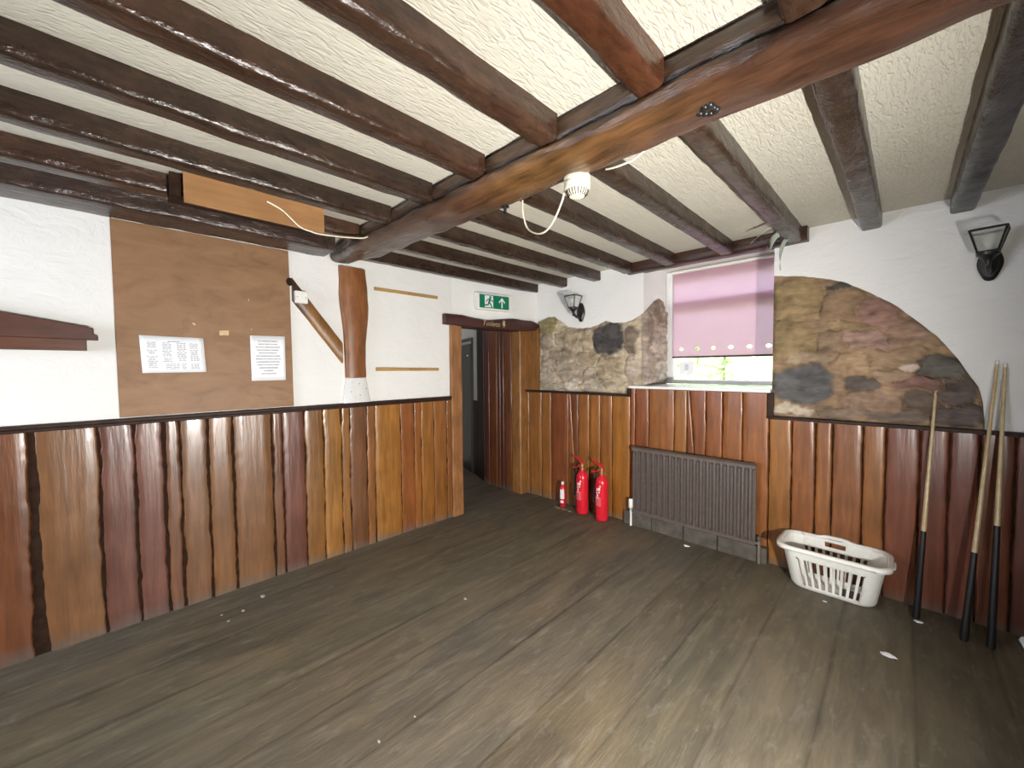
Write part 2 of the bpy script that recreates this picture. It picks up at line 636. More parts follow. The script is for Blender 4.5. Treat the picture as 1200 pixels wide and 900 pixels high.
def planks(mb, frame, bounds, ztop, tints, gap, wav, thick=0.018, z0=0.0, seed=0, bev=0.007):
    """bounds: board edges along u, a number or (u at the top, u at the bottom)"""
    n = len(bounds) - 1
    E = [b if isinstance(b, tuple) else (b, b) for b in bounds]
    for k in range(n):
        zt = ztop(0.5 * (E[k][0] + E[k + 1][0]))
        mb.tint = tints[k]
        nzr = 64
        rows = []
        proud = thick + 0.003 * random.uniform(-1, 1)
        for j in range(nzr + 1):
            z = z0 + (zt - z0) * j / nzr
            t = (z - z0) / (1.16 - z0)

            def edge(i, side):
                u = E[i][1] + (E[i][0] - E[i][1]) * t
                if i in (0, n):
                    return u
                g = gap(i, t) * 0.5
                w = wav * (nz(i * 3.1 + side * 1.7, z * 5.0, seed) + 0.6 * nz(i * 5.3 + side * 2.9, z * 17.0, seed + 2) + 0.4 * nz(i + side * 1.3, z * 41.0, seed + 5))
                return u + side * g + w
            l, r = edge(k, 1), edge(k + 1, -1)
            b = min(bev, (r - l) * 0.3)
            w = r - l
            cb_ = b * (0.75 + 0.9 * max(0, nz(k * 2.3, z * 22, seed)))
            prof = [(l, 0.0), (l, proud - cb_), (l + cb_ * 0.3, proud - cb_ * 0.35), (l + cb_, proud)]
            for s in (0.25, 0.5, 0.75):
                prof.append((l + b + (w - 2 * b) * s, proud + 0.0012 * nz(k * 7 + s * 3, z * 3, seed)))
            prof += [(r - b, proud), (r - b * 0.3, proud - b * 0.35), (r, proud - b), (r, 0.0)]
            rows.append([mb.add(frame(u, z, d)) for u, d in prof])
        m = len(rows[0])
        for r0, r1 in zip(rows, rows[1:]):
            for i in range(m - 1):
                mb.face(r0[i], r0[i + 1], r1[i + 1], r1[i])
        mb.face(*rows[-1])
        mb.face(*reversed(rows[0]))


def backing(mb, frame, u0, u1, v0, v1, d=0.004, col=(0.022, 0.010, 0.006)):
    mb.tint = col
    mb.face(*[mb.add(frame(u, v, d)) for u, v in ((u0, v0), (u1, v0), (u1, v1), (u0, v1))])


LB = [-2.24, -1.98, -1.7, -1.45, -1.2, -0.95, -0.75, -0.53, -0.315, -0.087, 0.052, 0.176, 0.246, 0.379, 0.507, 0.728, 0.79, 0.932, 1.06, 1.191, 1.256, 1.392, 1.46, 1.693, 1.826, 1.895, 2.029, 2.171, 2.225]
LT = [random.choice(BROWNS) for _ in range(7)] + [(0.20, 0.075, 0.030), (0.235, 0.118, 0.052), (0.17, 0.075, 0.055), (0.19, 0.085, 0.062), (0.20, 0.095, 0.052), (0.22, 0.112, 0.055), (0.235, 0.115, 0.047), (0.225, 0.11, 0.046), (0.19, 0.085, 0.04), (0.165, 0.066, 0.045),
                                                   (0.26, 0.125, 0.036), (0.275, 0.135, 0.034), (0.25, 0.118, 0.036), (0.16, 0.075, 0.035), (0.23, 0.10, 0.034), (0.29, 0.135, 0.030), (0.23, 0.083, 0.024), (0.245, 0.098, 0.026), (0.27, 0.118, 0.028), (0.245, 0.105, 0.028), (0.215, 0.09, 0.028)]
mb = MB()


def gapL(i, t):
    u = LB[i]
    g = 0.013 if u < 0.75 else (0.007 if u < 1.0 else 0.004)
    if abs(u + 0.315) < 0.01:
        g = 0.022 + 0.03 * (1 - t)
    return g


LT = [(a * 0.80, b * 0.74, c * 0.70) if LB[k] < 1.0 else (a * 1.0, b * 0.92, c * 0.85) for k, (a, b, c) in enumerate(LT)]
planks(mb, LW, LB, lambda u: 1.145, LT, gapL, 0.0085, seed=3)
trimL = mb.build('trim_1', M['board'], kind='structure', smooth=50)
mb = MB()
backing(mb, LW, -2.24, 2.24, 0.0, 1.14)
mb.build('dark_backing', M['void'], trimL, smooth=0)
mb = MB()
mb.box((XL, -2.24, 1.142), (XL + 0.034, 2.225, 1.162))
mb.box((XL, -2.24, 1.125), (XL + 0.024, 2.225, 1.142))
mb.build('dado_rail', M['rail'], trimL, smooth=0, bevel=0.004)

FB = [-3.03, -2.99, -2.806, -2.673, -2.44, (-2.415, -2.335), -2.319, -2.186, -2.06, -1.931, -1.746,
      -1.698, -1.569, -1.345, -1.241, (-1.215, -1.13), -1.095, -0.972, -0.835, -0.665, -0.53, -0.399, -0.311, -0.163, -0.059, 0.085, 0.20, 0.31, 0.43, 0.6, 0.78, 0.95, 1.12, 1.3, 1.48, 1.66, 1.9]
FT = [(0.25, 0.12, 0.035), (0.235, 0.11, 0.036), (0.25, 0.115, 0.036), (0.19, 0.068, 0.030), (0.235, 0.10, 0.030), (0.16, 0.06, 0.03), (0.24, 0.105, 0.032), (0.255, 0.11, 0.030), (0.235, 0.10, 0.030), (0.275, 0.125, 0.028),
      (0.21, 0.075, 0.030), (0.19, 0.066, 0.026), (0.225, 0.095, 0.034), (0.24, 0.11, 0.034), (0.19, 0.068, 0.028), (0.20, 0.075, 0.03), (0.215, 0.082, 0.032), (0.225, 0.090, 0.032), (0.23, 0.092, 0.034),
      (0.25, 0.115, 0.034), (0.22, 0.09, 0.036), (0.24, 0.105, 0.04), (0.22, 0.095, 0.042), (0.25, 0.11, 0.04), (0.18, 0.065, 0.04), (0.16, 0.055, 0.038), (0.15, 0.05, 0.036), (0.16, 0.06, 0.036)] + [random.choice(REDS) for _ in range(10)]


def ztF(u):
    return 1.158 if u < -1.746 else (1.228 if u < -0.665 else 1.048)


mb = MB()
FT = [(a * 1.05, b * 0.92, c * 0.72) for a, b, c in FT]
planks(mb, FW, FB, ztF, FT, lambda i, t: 0.008 if i > 19 else 0.006, 0.0045, seed=9, bev=0.009)
trimF = mb.build('trim_2', M['board'], kind='structure', smooth=50)
mb = MB()
backing(mb, FW, -3.03, -1.746, 0.0, 1.15)
backing(mb, FW, -1.746, -0.665, 0.0, 1.22)
backing(mb, FW, -0.665, 1.9, 0.0, 1.04)
mb.build('dark_backing', M['void'], trimF, smooth=0)
mb = MB()
mb.box((-3.0, YF - 0.06, 1.156), (-1.74, YF + .0, 1.178))
mb.box((-1.765, YF - 0.045, 1.156), (-1.735, YF, 1.232))
mb.box((-0.675, YF - 0.04, 1.046), (-0.640, YF, 1.232))
mb.box((-0.675, YF - 0.045, 1.046), (1.9, YF, 1.068))
mb.build('dado_rail', M['rail'], trimF, smooth=0, bevel=0.004)

# low concrete kerb in front of the panelling by the radiator
mb = MB()
for xa, xb in ((-1.78, -1.52), (-1.515, -1.25), (-1.245, -0.99), (-0.985, -0.66)):
    mb.box((xa, YF - 0.065, -0.005), (xb, YF - 0.018, 0.118 + random.uniform(-.004, .004)))
mb.build('baseboard_far', M['concrete'], kind='structure', smooth=0, bevel=0.008)

# ------------------------------------------------------------------ doorway
mb = MB()
mb.tint = (0.285, 0.13, 0.050)


def post_rings(x0, x1, ya, yb, z0, z1, wob=0.006, n=16, seed=0):
    rings = []
    for j in range(n + 1):
        z = z0 + (z1 - z0) * j / n
        a = wob * nz(seed, z * 3, 0)
        b = wob * nz(seed + 5, z * 3, 0)
        c = 0.010
        rings.append([Vector(p) for p in ((x0, ya + a, z), (x1 - c, ya + a, z), (x1, ya + a + c, z), (x1, yb + b - c, z), (x1 - c, yb + b, z), (x0, yb + b, z))])
    return rings


d1 = thing('door_1', '', '', (XL, 2.75, 0))
for kk in ('label', 'category'):
    del d1[kk]
d1['kind'] = 'structure'
mb.loft(post_rings(XL - 0.12, XL + 0.035, 2.225, 2.352, 0, 1.86, seed=2))
mb.build('door_post', M['upright'], d1, smooth=40)
mb = MB()
mb.tint = (0.26, 0.115, 0.032)
mb.loft(post_rings(XL - 0.10, XL + 0.03, 3.165, 3.275, 0, 1.86, seed=8))
mb.box((XL + 0.03, YF - 0.034, 1.15), (-2.835, YF - 0.002, 1.86))
mb.build('door_post', M['upright'], d1, smooth=40)
# thick irregular lintel
mb = MB()
mb.tint = (0.060, 0.022, 0.020)
rings = []
n = 30
for j in range(n + 1):
    t = j / n
    y = 2.15 + (YF - 0.004 - 2.15) * t
    xf = -2.992 + 0.155 * t
    zt = 1.932 - 0.030 * math.exp(-((t - 0.42) / 0.20) ** 2) + 0.012 * math.exp(-((t - 0.64) / 0.12) ** 2) + 0.004 * nz(t * 9, 0, 4) - (0.03 * max(0, (t - 0.9) / 0.1) ** 2)
    zb = 1.836 - 0.015 * math.sin(t * PI) + 0.004 * nz(t * 7, 3, 4)
    c = 0.014
    xb = XL - 0.10
    rings.append([Vector(p) for p in ((xb, y, zb), (xf - c, y, zb), (xf, y, zb + c), (xf, y, zt - c), (xf - c, y, zt), (xb, y, zt))])
mb.loft(rings)
lint = mb.build('lintel', M['mahogany'], d1, smooth=45)
# hand painted lettering on the lintel
me = text_mesh('Toilets', 0.078, 0.28)
xs = [v.co.x for v in me.vertices]
me.materials.append(M['gilt'])
lo = bpy.data.objects.new('lettering', me)
COL.objects.link(lo)
lo.parent = lint
sx = 0.205 / (max(xs) - min(xs))
th = math.atan2(0.155, 1.136)
uax = Vector((math.sin(th), math.cos(th), -0.05)).normalized()
nax = Vector((math.cos(th), -math.sin(th), 0)).normalized()
vax = nax.cross(uax).normalized()


def lint_pt(y, z):
    return Vector((-2.992 + 0.155 * (y - 2.15) / 1.136 + 0.007, y, z))


mtx = Matrix.Translation(lint_pt(2.535, 1.852)) @ Matrix((uax, vax, nax)).transposed().to_4x4() @ Matrix.Diagonal((sx, 0.88, 1, 1))
me.transform(Matrix.Translation(-Vector(lint['base'])) @ mtx)
mb = MB()


def LN(u, v, w):
    return lint_pt(2.80, 1.86) + uax * u + vax * v + nax * w


mb.prism([(-0.014, 0.048), (0.014, 0.048), (0.015, 0.010), (0.022, -0.006), (0.008, -0.004), (0.006, -0.026), (-0.004, -0.026), (-0.006, -0.002), (-0.016, 0.006)], 0.001, LN)
mb.build('pointing_hand', M['gilt'], lint, smooth=0)

# panelled side of the passage, full height boards
mb = MB()


def PS(u, v, w):
    return Vector((u, 3.195 - w, v))


backing(mb, PS, -3.66, -3.06, 0, 1.9)
planks(mb, PS, [-3.66, -3.56, -3.42, -3.36, -3.30, -3.17, -3.06], lambda u: 1.9,
       [(0.10, 0.032, 0.022), (0.165, 0.052, 0.020), (0.15, 0.05, 0.022), (0.10, 0.032, 0.024), (0.165, 0.058, 0.02), (0.19, 0.072, 0.022)], lambda i, t: 0.006, 0.003, seed=15, bev=0.010)
trp = mb.build('trim_3', M['board'], kind='structure', smooth=50)
mb = MB()
mb.box((-3.68, 3.195, 0), (-3.06, 3.28, 2.15))
mb.build('wall_passage_side', M['lime'], kind='structure', smooth=0)

# ------------------------------------------------------------------ exposed stone
def stone_panel(frame, u0, u1, zb, ztop, stones, mortar, seed, depth=0.022, nu=110, nv=70, bright=1.0):
    mb = MB()
    stones = [(*q[:4], tuple(c * bright for c in q[4]), q[5]) for q in stones]
    mortar = tuple(c * bright for c in mortar)
    g = []
    for i in range(nu + 1):
        u = u0 + (u1 - u0) * i / nu
        zt = ztop(u)
        col = []
        for j in range(nv + 1):
            v = zb + (zt - zb) * j / nv
            du = u + 0.04 * nz(u * 8, v * 9, seed) + 0.02 * nz(u * 24, v * 24, seed + 7)
            dv = v + 0.035 * nz(u * 8, v * 9, seed + 3) + 0.018 * nz(u * 24, v * 24, seed + 8)
            best, second, bs = 9, 9, None
            for s in stones:
                d = ((abs(du - s[0]) / s[2]) ** 2.6 + (abs(dv - s[1]) / s[3]) ** 2.6) ** (1 / 2.6)
                if d < best:
                    second, best, bs = best, d, s
                elif d < second:
                    second = d
            k = min(1.0, max(0.0, (second - best) / 0.22))
            k2 = min(1.0, max(0.0, (1.18 - best) / 0.25))
            m = min(k, k2)
            m = m * m * (3 - 2 * m)
            v1 = 1 + 0.30 * nz(u * 7, v * 11, seed + 9)
            v2 = 1 + 0.22 * nz(u * 26, v * 38, seed + 5)
            sc = bs[4]
            mb.tint = tuple((sc[c] * m + mortar[c] * (1 - m)) * v1 * v2 for c in range(3))
            e = min(i, nu - i) / nu * (u1 - u0)
            e2 = min(j, nv - j) / nv * (zt - zb)
            ed = min(1.0, min(e, e2) / 0.02)
            w = 0.001 + ed * (0.008 + depth * m * (0.65 + 0.5 * bs[5]) + 0.012 * nz(u * 14, v * 18, seed + 1) + 0.007 * nz(u * 40, v * 50, seed))
            col.append(mb.add(frame(u, v, max(w, 0.001))))
        g.append(col)
    for i in range(nu):
        for j in range(nv):
            mb.face(g[i][j], g[i + 1][j], g[i + 1][j + 1], g[i][j + 1])
    return mb


def interp(tab):
    def f(u):
        if u <= tab[0][0]:
            return tab[0][1]
        for (a, za), (b, zb) in zip(tab, tab[1:]):
            if u <= b:
                return za + (zb - za) * (u - a) / (b - a) + 0.006 * nz(u * 25, 0, 1)
        return tab[-1][1]
    return f


stR = [(-.475, 1.295, .165, .125, (.062, .060, .060), .9), (-.52, 1.87, .15, .14, (.155, .110, .058), .3), (-.55, 1.60, .14, .13, (.15, .108, .058), .2), (-.30, 1.80, .10, .12, (.15, .10, .062), .4), (-.28, 1.935, .06, .03, (.045, .040, .036), .6),
       (-.14, 1.73, .13, .08, (.16, .095, .075), .3), (-.33, 1.58, .09, .07, (.165, .115, .075), .3), (-.16, 1.575, .12, .05, (.20, .13, .105), .5), (.02, 1.60, .09, .06, (.155, .10, .072), .4), (-.05, 1.47, .16, .05, (.175, .12, .075), .5),
       (-.22, 1.45, .11, .05, (.19, .13, .08), .5), (-.17, 1.31, .085, .055, (.075, .062, .054), .8), (-.06, 1.36, .10, .04, (.18, .125, .085), .5), (-.10, 1.21, .16, .06, (.17, .115, .08), .6), (.13, 1.41, .13, .07, (.075, .068, .060), .9),
       (.02, 1.40, .05, .03, (.32, .26, .22), .9), (.08, 1.31, .10, .035, (.15, .085, .075), .6), (.21, 1.27, .09, .08, (.07, .055, .05), .7), (.07, 1.20, .10, .05, (.10, .078, .062), .6), (.22, 1.14, .12, .05, (.075, .06, .055), .6),
       (-.02, 1.11, .14, .03, (.11, .085, .068), .5), (-.28, 1.12, .13, .04, (.15, .11, .08), .4), (-.54, 1.115, .13, .03, (.26, .22, .17), .3), (-.27, 1.68, .1, .04, (.17, .12, .07), .3), (-.42, 1.47, .18, .03, (.20, .15, .10), .2)]
topR = interp([(-.655, 2.055), (-.47, 2.022), (-.291, 1.962), (-.148, 1.868), (-.034, 1.775), (.067, 1.664), (.142, 1.576), (.202, 1.479), (.257, 1.375), (.298, 1.292), (.318, 1.19), (.322, 1.10)])
mb = stone_panel(FW, -.655, .322, 1.068, topR, stR, (.17, .115, .072), 2, bright=1.75)
stoneR = mb.build('exposed_stone', M['stone'], wf, smooth=60)
stL = [(-1.965, 1.695, .16, .14, (.050, .046, .044), .9), (-2.70, 1.88, .12, .09, (.16, .13, .068), .5), (-2.72, 1.70, .09, .09, (.22, .18, .135), .4), (-2.42, 1.73, .19, .075, (.23, .19, .13), .4), (-2.53, 1.56, .15, .06, (.22, .18, .13), .5),
       (-2.68, 1.50, .11, .06, (.24, .20, .155), .3), (-2.44, 1.40, .20, .08, (.23, .19, .145), .5), (-2.72, 1.34, .12, .09, (.25, .21, .165), .3), (-2.2, 1.50, .13, .07, (.22, .175, .12), .3), (-2.18, 1.36, .10, .05, (.24, .20, .155), .5),
       (-1.98, 1.47, .14, .06, (.22, .175, .12), .4), (-1.96, 1.36, .12, .04, (.23, .185, .13), .5), (-2.40, 1.25, .12, .05, (.36, .32, .27), .5), (-2.65, 1.22, .14, .04, (.27, .23, .18), .3), (-2.15, 1.24, .15, .05, (.30, .26, .20), .5),
       (-1.92, 1.26, .12, .05, (.25, .21, .15), .4), (-1.74, 1.66, .06, .13, (.14, .11, .085), .4), (-1.72, 1.42, .08, .12, (.30, .25, .20), .4), (-2.22, 1.70, .06, .10, (.24, .19, .13), .2)]
topL = interp([(-2.835, 1.93), (-2.73, 1.965), (-2.634, 1.965), (-2.543, 1.911), (-2.444, 1.842), (-2.3, 1.815), (-2.186, 1.815), (-2.089, 1.835), (-2.005, 1.865), (-1.923, 1.838), (-1.8, 1.832), (-1.70, 1.86), (-1.635, 1.90)])
mb = stone_panel(FW, -2.835, -1.635, 1.178, topL, stL, (.29, .24, .175), 6, nu=120, bright=1.5)
mb.build('exposed_stone', M['stone'], wf, smooth=60)


def RV(u, v, w):
    return Vector((WX0 + w, u, v))


stV = [(3.36, 1.75, .09, .14, (.26, .20, .16), .4), (3.40, 1.45, .10, .12, (.36, .29, .25), .4), (3.55, 1.93, .10, .12, (.24, .18, .14), .5), (3.52, 1.65, .10, .12, (.38, .31, .27), .4), (3.60, 1.38, .12, .10, (.42, .36, .32), .5), (3.70, 1.60, .08, .12, (.36, .29, .25), .4), (3.70, 1.85, .08, .10, (.30, .23, .19), .4), (3.45, 1.29, .14, .05, (.40, .34, .30), .4)]
topV = interp([(3.275, 1.89), (3.39, 1.965), (3.5, 2.03), (3.60, 2.065), (3.70, 2.04), (3.745, 1.97)])
mb = stone_panel(RV, 3.272, 3.735, 1.26, topV, stV, (.36, .30, .25), 11, nu=50, depth=0.03)
mb.build('exposed_stone', M['stone'], wf, smooth=60)

# ------------------------------------------------------------------ beams
def beam(name, prof, path, mat, tint_of, amp, seed, rows=60, freq=6.0, shape=None):
    """prof: list of (s, z) closed section; path(t)->(centre point, side vector)"""
    mb = MB()
    rings = []
    top = max(z for _, z in prof)
    for j in range(rows + 1):
        t = j / rows
        c, side = path(t)
        ring = []
        for s, z in prof:
            if shape:
                s, z = shape(c, s, z)
            p = c + side * s + Vector((0, 0, z))
            k = min(1.0, (top - z) / 0.03)
            q = p * freq
            d = amp * (nz(q.x, q.y, q.z, seed) + 0.6 * nz(q.x * 3.1, q.y * 3.1, q.z * 3.1, seed + 1))
            d2 = amp * nz(q.x * 1.4, q.y * 1.4, q.z * 1.4, seed + 2)
            p = p + side * (d * (0.4 + 0.6 * k)) + Vector((0, 0, d2 * k))
            ring.append((p, tint_of(p, s, z)))
        rings.append(ring)
    idx = []
    for r in rings:
        row = []
        for p, t in r:
            mb.tint = t
            row.append(mb.add(p))
        idx.append(row)
    n = len(prof)
    for a, b in zip(idx, idx[1:]):
        for k in range(n):
            mb.face(a[k], a[(k + 1) % n], b[(k + 1) % n], b[k])
    mb.face(*reversed(idx[0]))
    mb.face(*idx[-1])
    return mb


def joist_prof(w, h, r=0.014):
    """section hung from the ceiling, s=0 at its right edge; dense points so that it can be wobbled"""
    zt, zb = ZC, ZC - h
    pts = [(0, zt)]
    for k in range(1, 4):
        pts.append((0, zt - (h - r) * k / 3))
    pts += [(-r * 0.3, zb + r * 0.3), (-r, zb)]
    for k in range(1, 4):
        pts.append((-r - (w - 2 * r) * k / 3, zb))
    pts += [(-w + r * 0.3, zb + r * 0.3), (-w, zb + r)]
    for k in range(1, 4):
        pts.append((-w, zb + r + (h - r) * k / 3))
    return pts


DK = (0.034, 0.0185, 0.0115)


def joist(x0, y0, x1, y1, label, tint=DK, w=0.088, h=0.09, amp=0.0035, seed=0, name='ceiling_joist', group=None, r=0.014, endround=True):
    d = Vector((x1 - x0, y1 - y0, 0))
    side = Vector((d.y, -d.x, 0)).normalized()

    def path(t):
        return Vector((x0, y0, 0)) + d * t, side

    def tn(p, s, z):
        v = 1 + 0.45 * nz(p.x * 6, p.y * 1.6, p.z * 9, seed + 3)
        return tuple(c * v for c in tint)
    rows = max(20, int(d.length / 0.035))
    mb = beam(name, joist_prof(w, h, r), path, M['joist'], tn, amp, seed, rows)
    o = mb.build(name, M['joist'], origin=(x0, y0, 0), smooth=55)
    return tag(o, label, 'beam', group)


MBC = lambda x: 1.294 + 0.0304 * x           # centre line of the main beam
nearY = lambda x: MBC(x) - 0.112
RD = (0.072, 0.026, 0.012)
near = [(-2.45, 'dark joist with plywood offcut fixed against it, camera side of main beam', (0.055, 0.026, 0.015)),
        (-2.063, 'dark joist just right of the plywood offcut, camera side of main beam', DK),
        (-1.668, 'dark joist second to the right of plywood offcut, blotchy gleam at picture edge', DK),
        (-1.289, 'dark joist with the longest white gleam along its edge, camera side of main beam', (0.042, 0.0205, 0.012)),
        (-0.905, 'dark joist left of the reddish pimpled one, meeting main beam near the sounder', (0.048, 0.0245, 0.0145)),
        (-0.518, 'reddish brown joist with pimpled underside ending on the main beam at top centre', RD),
        (-0.137, 'joist stub at the top edge of the picture, butting on the main beam', (0.045, 0.023, 0.014))]
for k, (x, lab, tn) in enumerate(near):
    if k == 0:
        joist(x, -2.24, x, 0.195, 'dark joist stopping short at the black gap left of the plywood offcut', tn, seed=1, group='ceiling joists', amp=0.004, r=0.016, w=0.098)
        joist(x, 0.84, x, nearY(x), 'joist stub between the plywood offcut and the main beam', tn, seed=2, group='ceiling joists', amp=0.004, r=0.016, w=0.098)
        continue
    joist(x, -2.24, x, nearY(x), lab, tn, seed=k + 1, group='ceiling joists', amp=0.004 if k < 4 else 0.005, r=0.016)
farj = [(-2.452, -2.458, 'short joist behind main beam ending on far wall left of the small lantern', DK),
        (-2.06, -2.064, 'joist behind the main beam ending on far wall right of the small wall lantern', DK),
        (-1.668, -1.70, 'joist ending at the left tip of window lintel, crossed by the sounder cord', DK),
        (-1.289, -1.325, 'joist passing behind the alarm sounder and ending on the window lintel', DK),
        (-0.895, -0.90, 'joist right of the alarm sounder, ending on the middle of the window lintel', DK),
        (-0.505, -0.487, 'joist with a silvery gleaming underside, beside the hanging plastic strips', (0.045, 0.024, 0.015)),
        (-0.118, -0.105, 'dull brown joist right of the window, ending on the bare white far wall', (0.040, 0.023, 0.016)),
        (0.262, 0.262, 'thick dark joist at the right picture edge, above the right wall lantern', (0.018, 0.011, 0.009))]
for k, (xa, xb, lab, tn) in enumerate(farj):
    yend = YF - 0.075 if 2 <= k <= 4 else YF - 0.004
    joist(xa, MBC(xa) + 0.108, xb, yend, lab, tn, seed=k + 21, group='ceiling joists', amp=0.004, w=0.094 if k > 5 else 0.086, h=0.088)
# beams against the left wall
joist(-2.805, -2.24, -2.805, nearY(-2.85), 'rough dark beam along the top of left wall above the hardboard panel', (0.040, 0.023, 0.018), w=0.235, h=0.092, amp=0.005, seed=41, name='wall_beam', group='beams along the left wall')
joist(-2.852, MBC(-2.85) + 0.108, -2.852, YF - 0.004, 'dark beam along the top of left wall above the green exit sign', DK, w=0.088, h=0.09, amp=0.003, seed=43, name='wall_beam', group='beams along the left wall')

# main cross beam
prof = [(-.095, ZC), (-.095, 2.322), (-.108, 2.318), (-.111, 2.300), (-.112, 2.280), (-.111, 2.262), (-.104, 2.257), (-.114, 2.250), (-.119, 2.236), (-.114, 2.218), (-.100, 2.202), (-.080, 2.193), (-.05, 2.188), (-.015, 2.186), (.02, 2.186), (.055, 2.188), (.082, 2.194), (.10, 2.205), (.108, 2.222), (.11, 2.25), (.11, 2.28), (.11, 2.31), (.11, ZC)]


def mpath(t):
    x = XL + 0.02 + (1.88 - XL - 0.02) * t
    return Vector((x, MBC(x), 0)), Vector((-0.0304, 1, 0)).normalized()


def mtint(p, s, z):
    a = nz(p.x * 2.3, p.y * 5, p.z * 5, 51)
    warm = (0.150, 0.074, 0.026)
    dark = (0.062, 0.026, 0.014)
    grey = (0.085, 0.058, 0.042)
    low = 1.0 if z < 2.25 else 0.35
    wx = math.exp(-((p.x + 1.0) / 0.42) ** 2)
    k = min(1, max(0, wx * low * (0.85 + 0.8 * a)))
    gr = min(1, max(0, (-1.6 - p.x) / 0.7)) * 0.8  # grey towards the post end paints in the sheen there
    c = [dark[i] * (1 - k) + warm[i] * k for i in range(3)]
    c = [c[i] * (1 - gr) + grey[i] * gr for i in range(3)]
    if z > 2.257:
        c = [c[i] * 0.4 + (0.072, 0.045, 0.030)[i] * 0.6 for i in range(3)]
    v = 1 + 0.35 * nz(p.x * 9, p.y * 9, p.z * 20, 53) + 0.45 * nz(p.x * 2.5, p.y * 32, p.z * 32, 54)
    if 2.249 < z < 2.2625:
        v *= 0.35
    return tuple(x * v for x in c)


def mshape(c, s, z):
    t = min(1.0, max(0.0, (-2.45 - c.x) / 0.55))
    t = t * t * (3 - 2 * t)
    if s < 0:
        s *= 1 - 0.55 * t
    if z < 2.30:
        z += 0.038 * t * min(1.0, (2.30 - z) / 0.08)
    return s, z


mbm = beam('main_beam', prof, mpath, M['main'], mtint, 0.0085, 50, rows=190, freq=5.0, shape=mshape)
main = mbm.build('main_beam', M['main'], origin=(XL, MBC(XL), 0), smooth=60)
tag(main, 'big varnished main beam crossing the whole ceiling and carrying the joists', 'beam')
mb = MB()
mb.lathe((-1.355, 1.325, 2.19), [(0.02, 0.0), (0.02, -0.004), (0.008, -0.006), (0.007, -0.03), (0.010, -0.034), (0.001, -0.040)], 12)
mb.build('coat_peg', M['black_iron'], main)
mb = MB()
for k in range(10):
    a, rr = k / 10 * 2 * PI, 0.0
    mb.lathe((-0.425 + 0.024 * math.cos(a) * (0.5 + (k % 3) * .3), 1.272 + 0.022 * math.sin(a), 2.186), [(0.012, 0.006), (0.011, -0.003), (0.005, -0.007), (0.001, -0.008)], 8)
mb.build('knot', M['black_iron'], main, smooth=60)

# lintel beam over the window
mb = MB()


def lpath(t):
    x = -1.76 + 1.30 * t
    return Vector((x, YF - 0.038, 0)), Vector((0, 1, 0))


lp = [(-.036, ZC), (-.038, 2.31), (-.038, 2.27), (-.028, 2.255), (0, 2.25), (.04, 2.25), (.075, 2.253), (.082, 2.28), (.082, ZC)]
mbl = beam('window_lintel', lp, lpath, M['main'], lambda p, s, z: tuple(c * (1 + .3 * nz(p.x * 5, p.y * 5, p.z * 9)) for c in (0.05, 0.022, 0.014)), 0.003, 61, rows=40)
lin = mbl.build('window_lintel', M['main'], origin=(-1.1, YF, 0), smooth=50)
tag(lin, 'dark timber lintel above the window carrying the ends of three joists', 'beam')

# upright post on the left wall, its whitewashed foot, and the diagonal brace
pst = thing('timber_post', 'wavy orange-brown timber post on the left wall under the main beam end', 'post', (XL, 1.32, 1.16))
prow = [(2.205, 1.205, 1.405), (2.10, 1.208, 1.413), (2.0, 1.203, 1.418), (1.92, 1.208, 1.425), (1.83, 1.218, 1.420), (1.74, 1.228, 1.408), (1.64, 1.233, 1.398), (1.5, 1.236, 1.392), (1.36, 1.236, 1.392)]
mb = MB()
rings = []
for j in range(len(prow) * 4 - 3):
    k, f = divmod(j, 4)
    a = prow[k]
    b = prow[min(k + 1, len(prow) - 1)]
    z, yl, yr = (a[i] + (b[i] - a[i]) * f / 4 for i in range(3))
    yl += 0.003 * nz(z * 9, 0, 2)
    yr += 0.003 * nz(z * 9, 5, 2)
    c = 0.012
    xf = XL + 0.042 + 0.004 * nz(z * 6, 1, 1)
    rings.append([Vector(p) for p in ((XL - .002, yl, z), (xf - c, yl, z), (xf, yl + c, z), (xf + .004, (yl + yr) / 2, z), (xf, yr - c, z), (xf - c, yr, z), (XL - .002, yr, z))])
mb.tint = (0.235, 0.088, 0.028)
mb.loft(rings)
mb.build('post', M['upright'], pst, smooth=50)
mb = MB()
rings = []
for j in range(13):
    z = 1.357 - (1.357 - 1.163) * j / 12
    t = j / 12
    yl, yr = 1.236 - 0.026 * t + .003 * nz(z * 20, 0, 1), 1.396 + 0.032 * t + .003 * nz(z * 20, 4, 1)
    xf = XL + 0.03 + 0.002 * nz(z * 9, 2, 2)
    rings.append([Vector(p) for p in ((XL - .002, yl, z), (xf - .01, yl, z), (xf, yl + .012, z), (xf + .004, (yl * 2 + yr) / 3, z), (xf + .002, (yl + yr * 2) / 3, z), (xf, yr - .012, z), (xf - .01, yr, z), (XL - .002, yr, z))])
mb.loft(rings)
pf = mb.build('whitewashed_foot', M['lime'], pst, smooth=50)
pf['label'] = 'whitewashed block under the post'
mb = MB()
for (y, z) in ((1.27, 1.25), (1.30, 1.20), (1.335, 1.31), (1.39, 1.27), (1.34, 1.22), (1.28, 1.32)):
    mb = MB()
    mb.lathe((XL + 0.030, y, z), [(0.0035, -0.004), (0.004, 0), (0.0035, 0.004)], 8)
    mb.build('nail', M['black_iron'], pf)

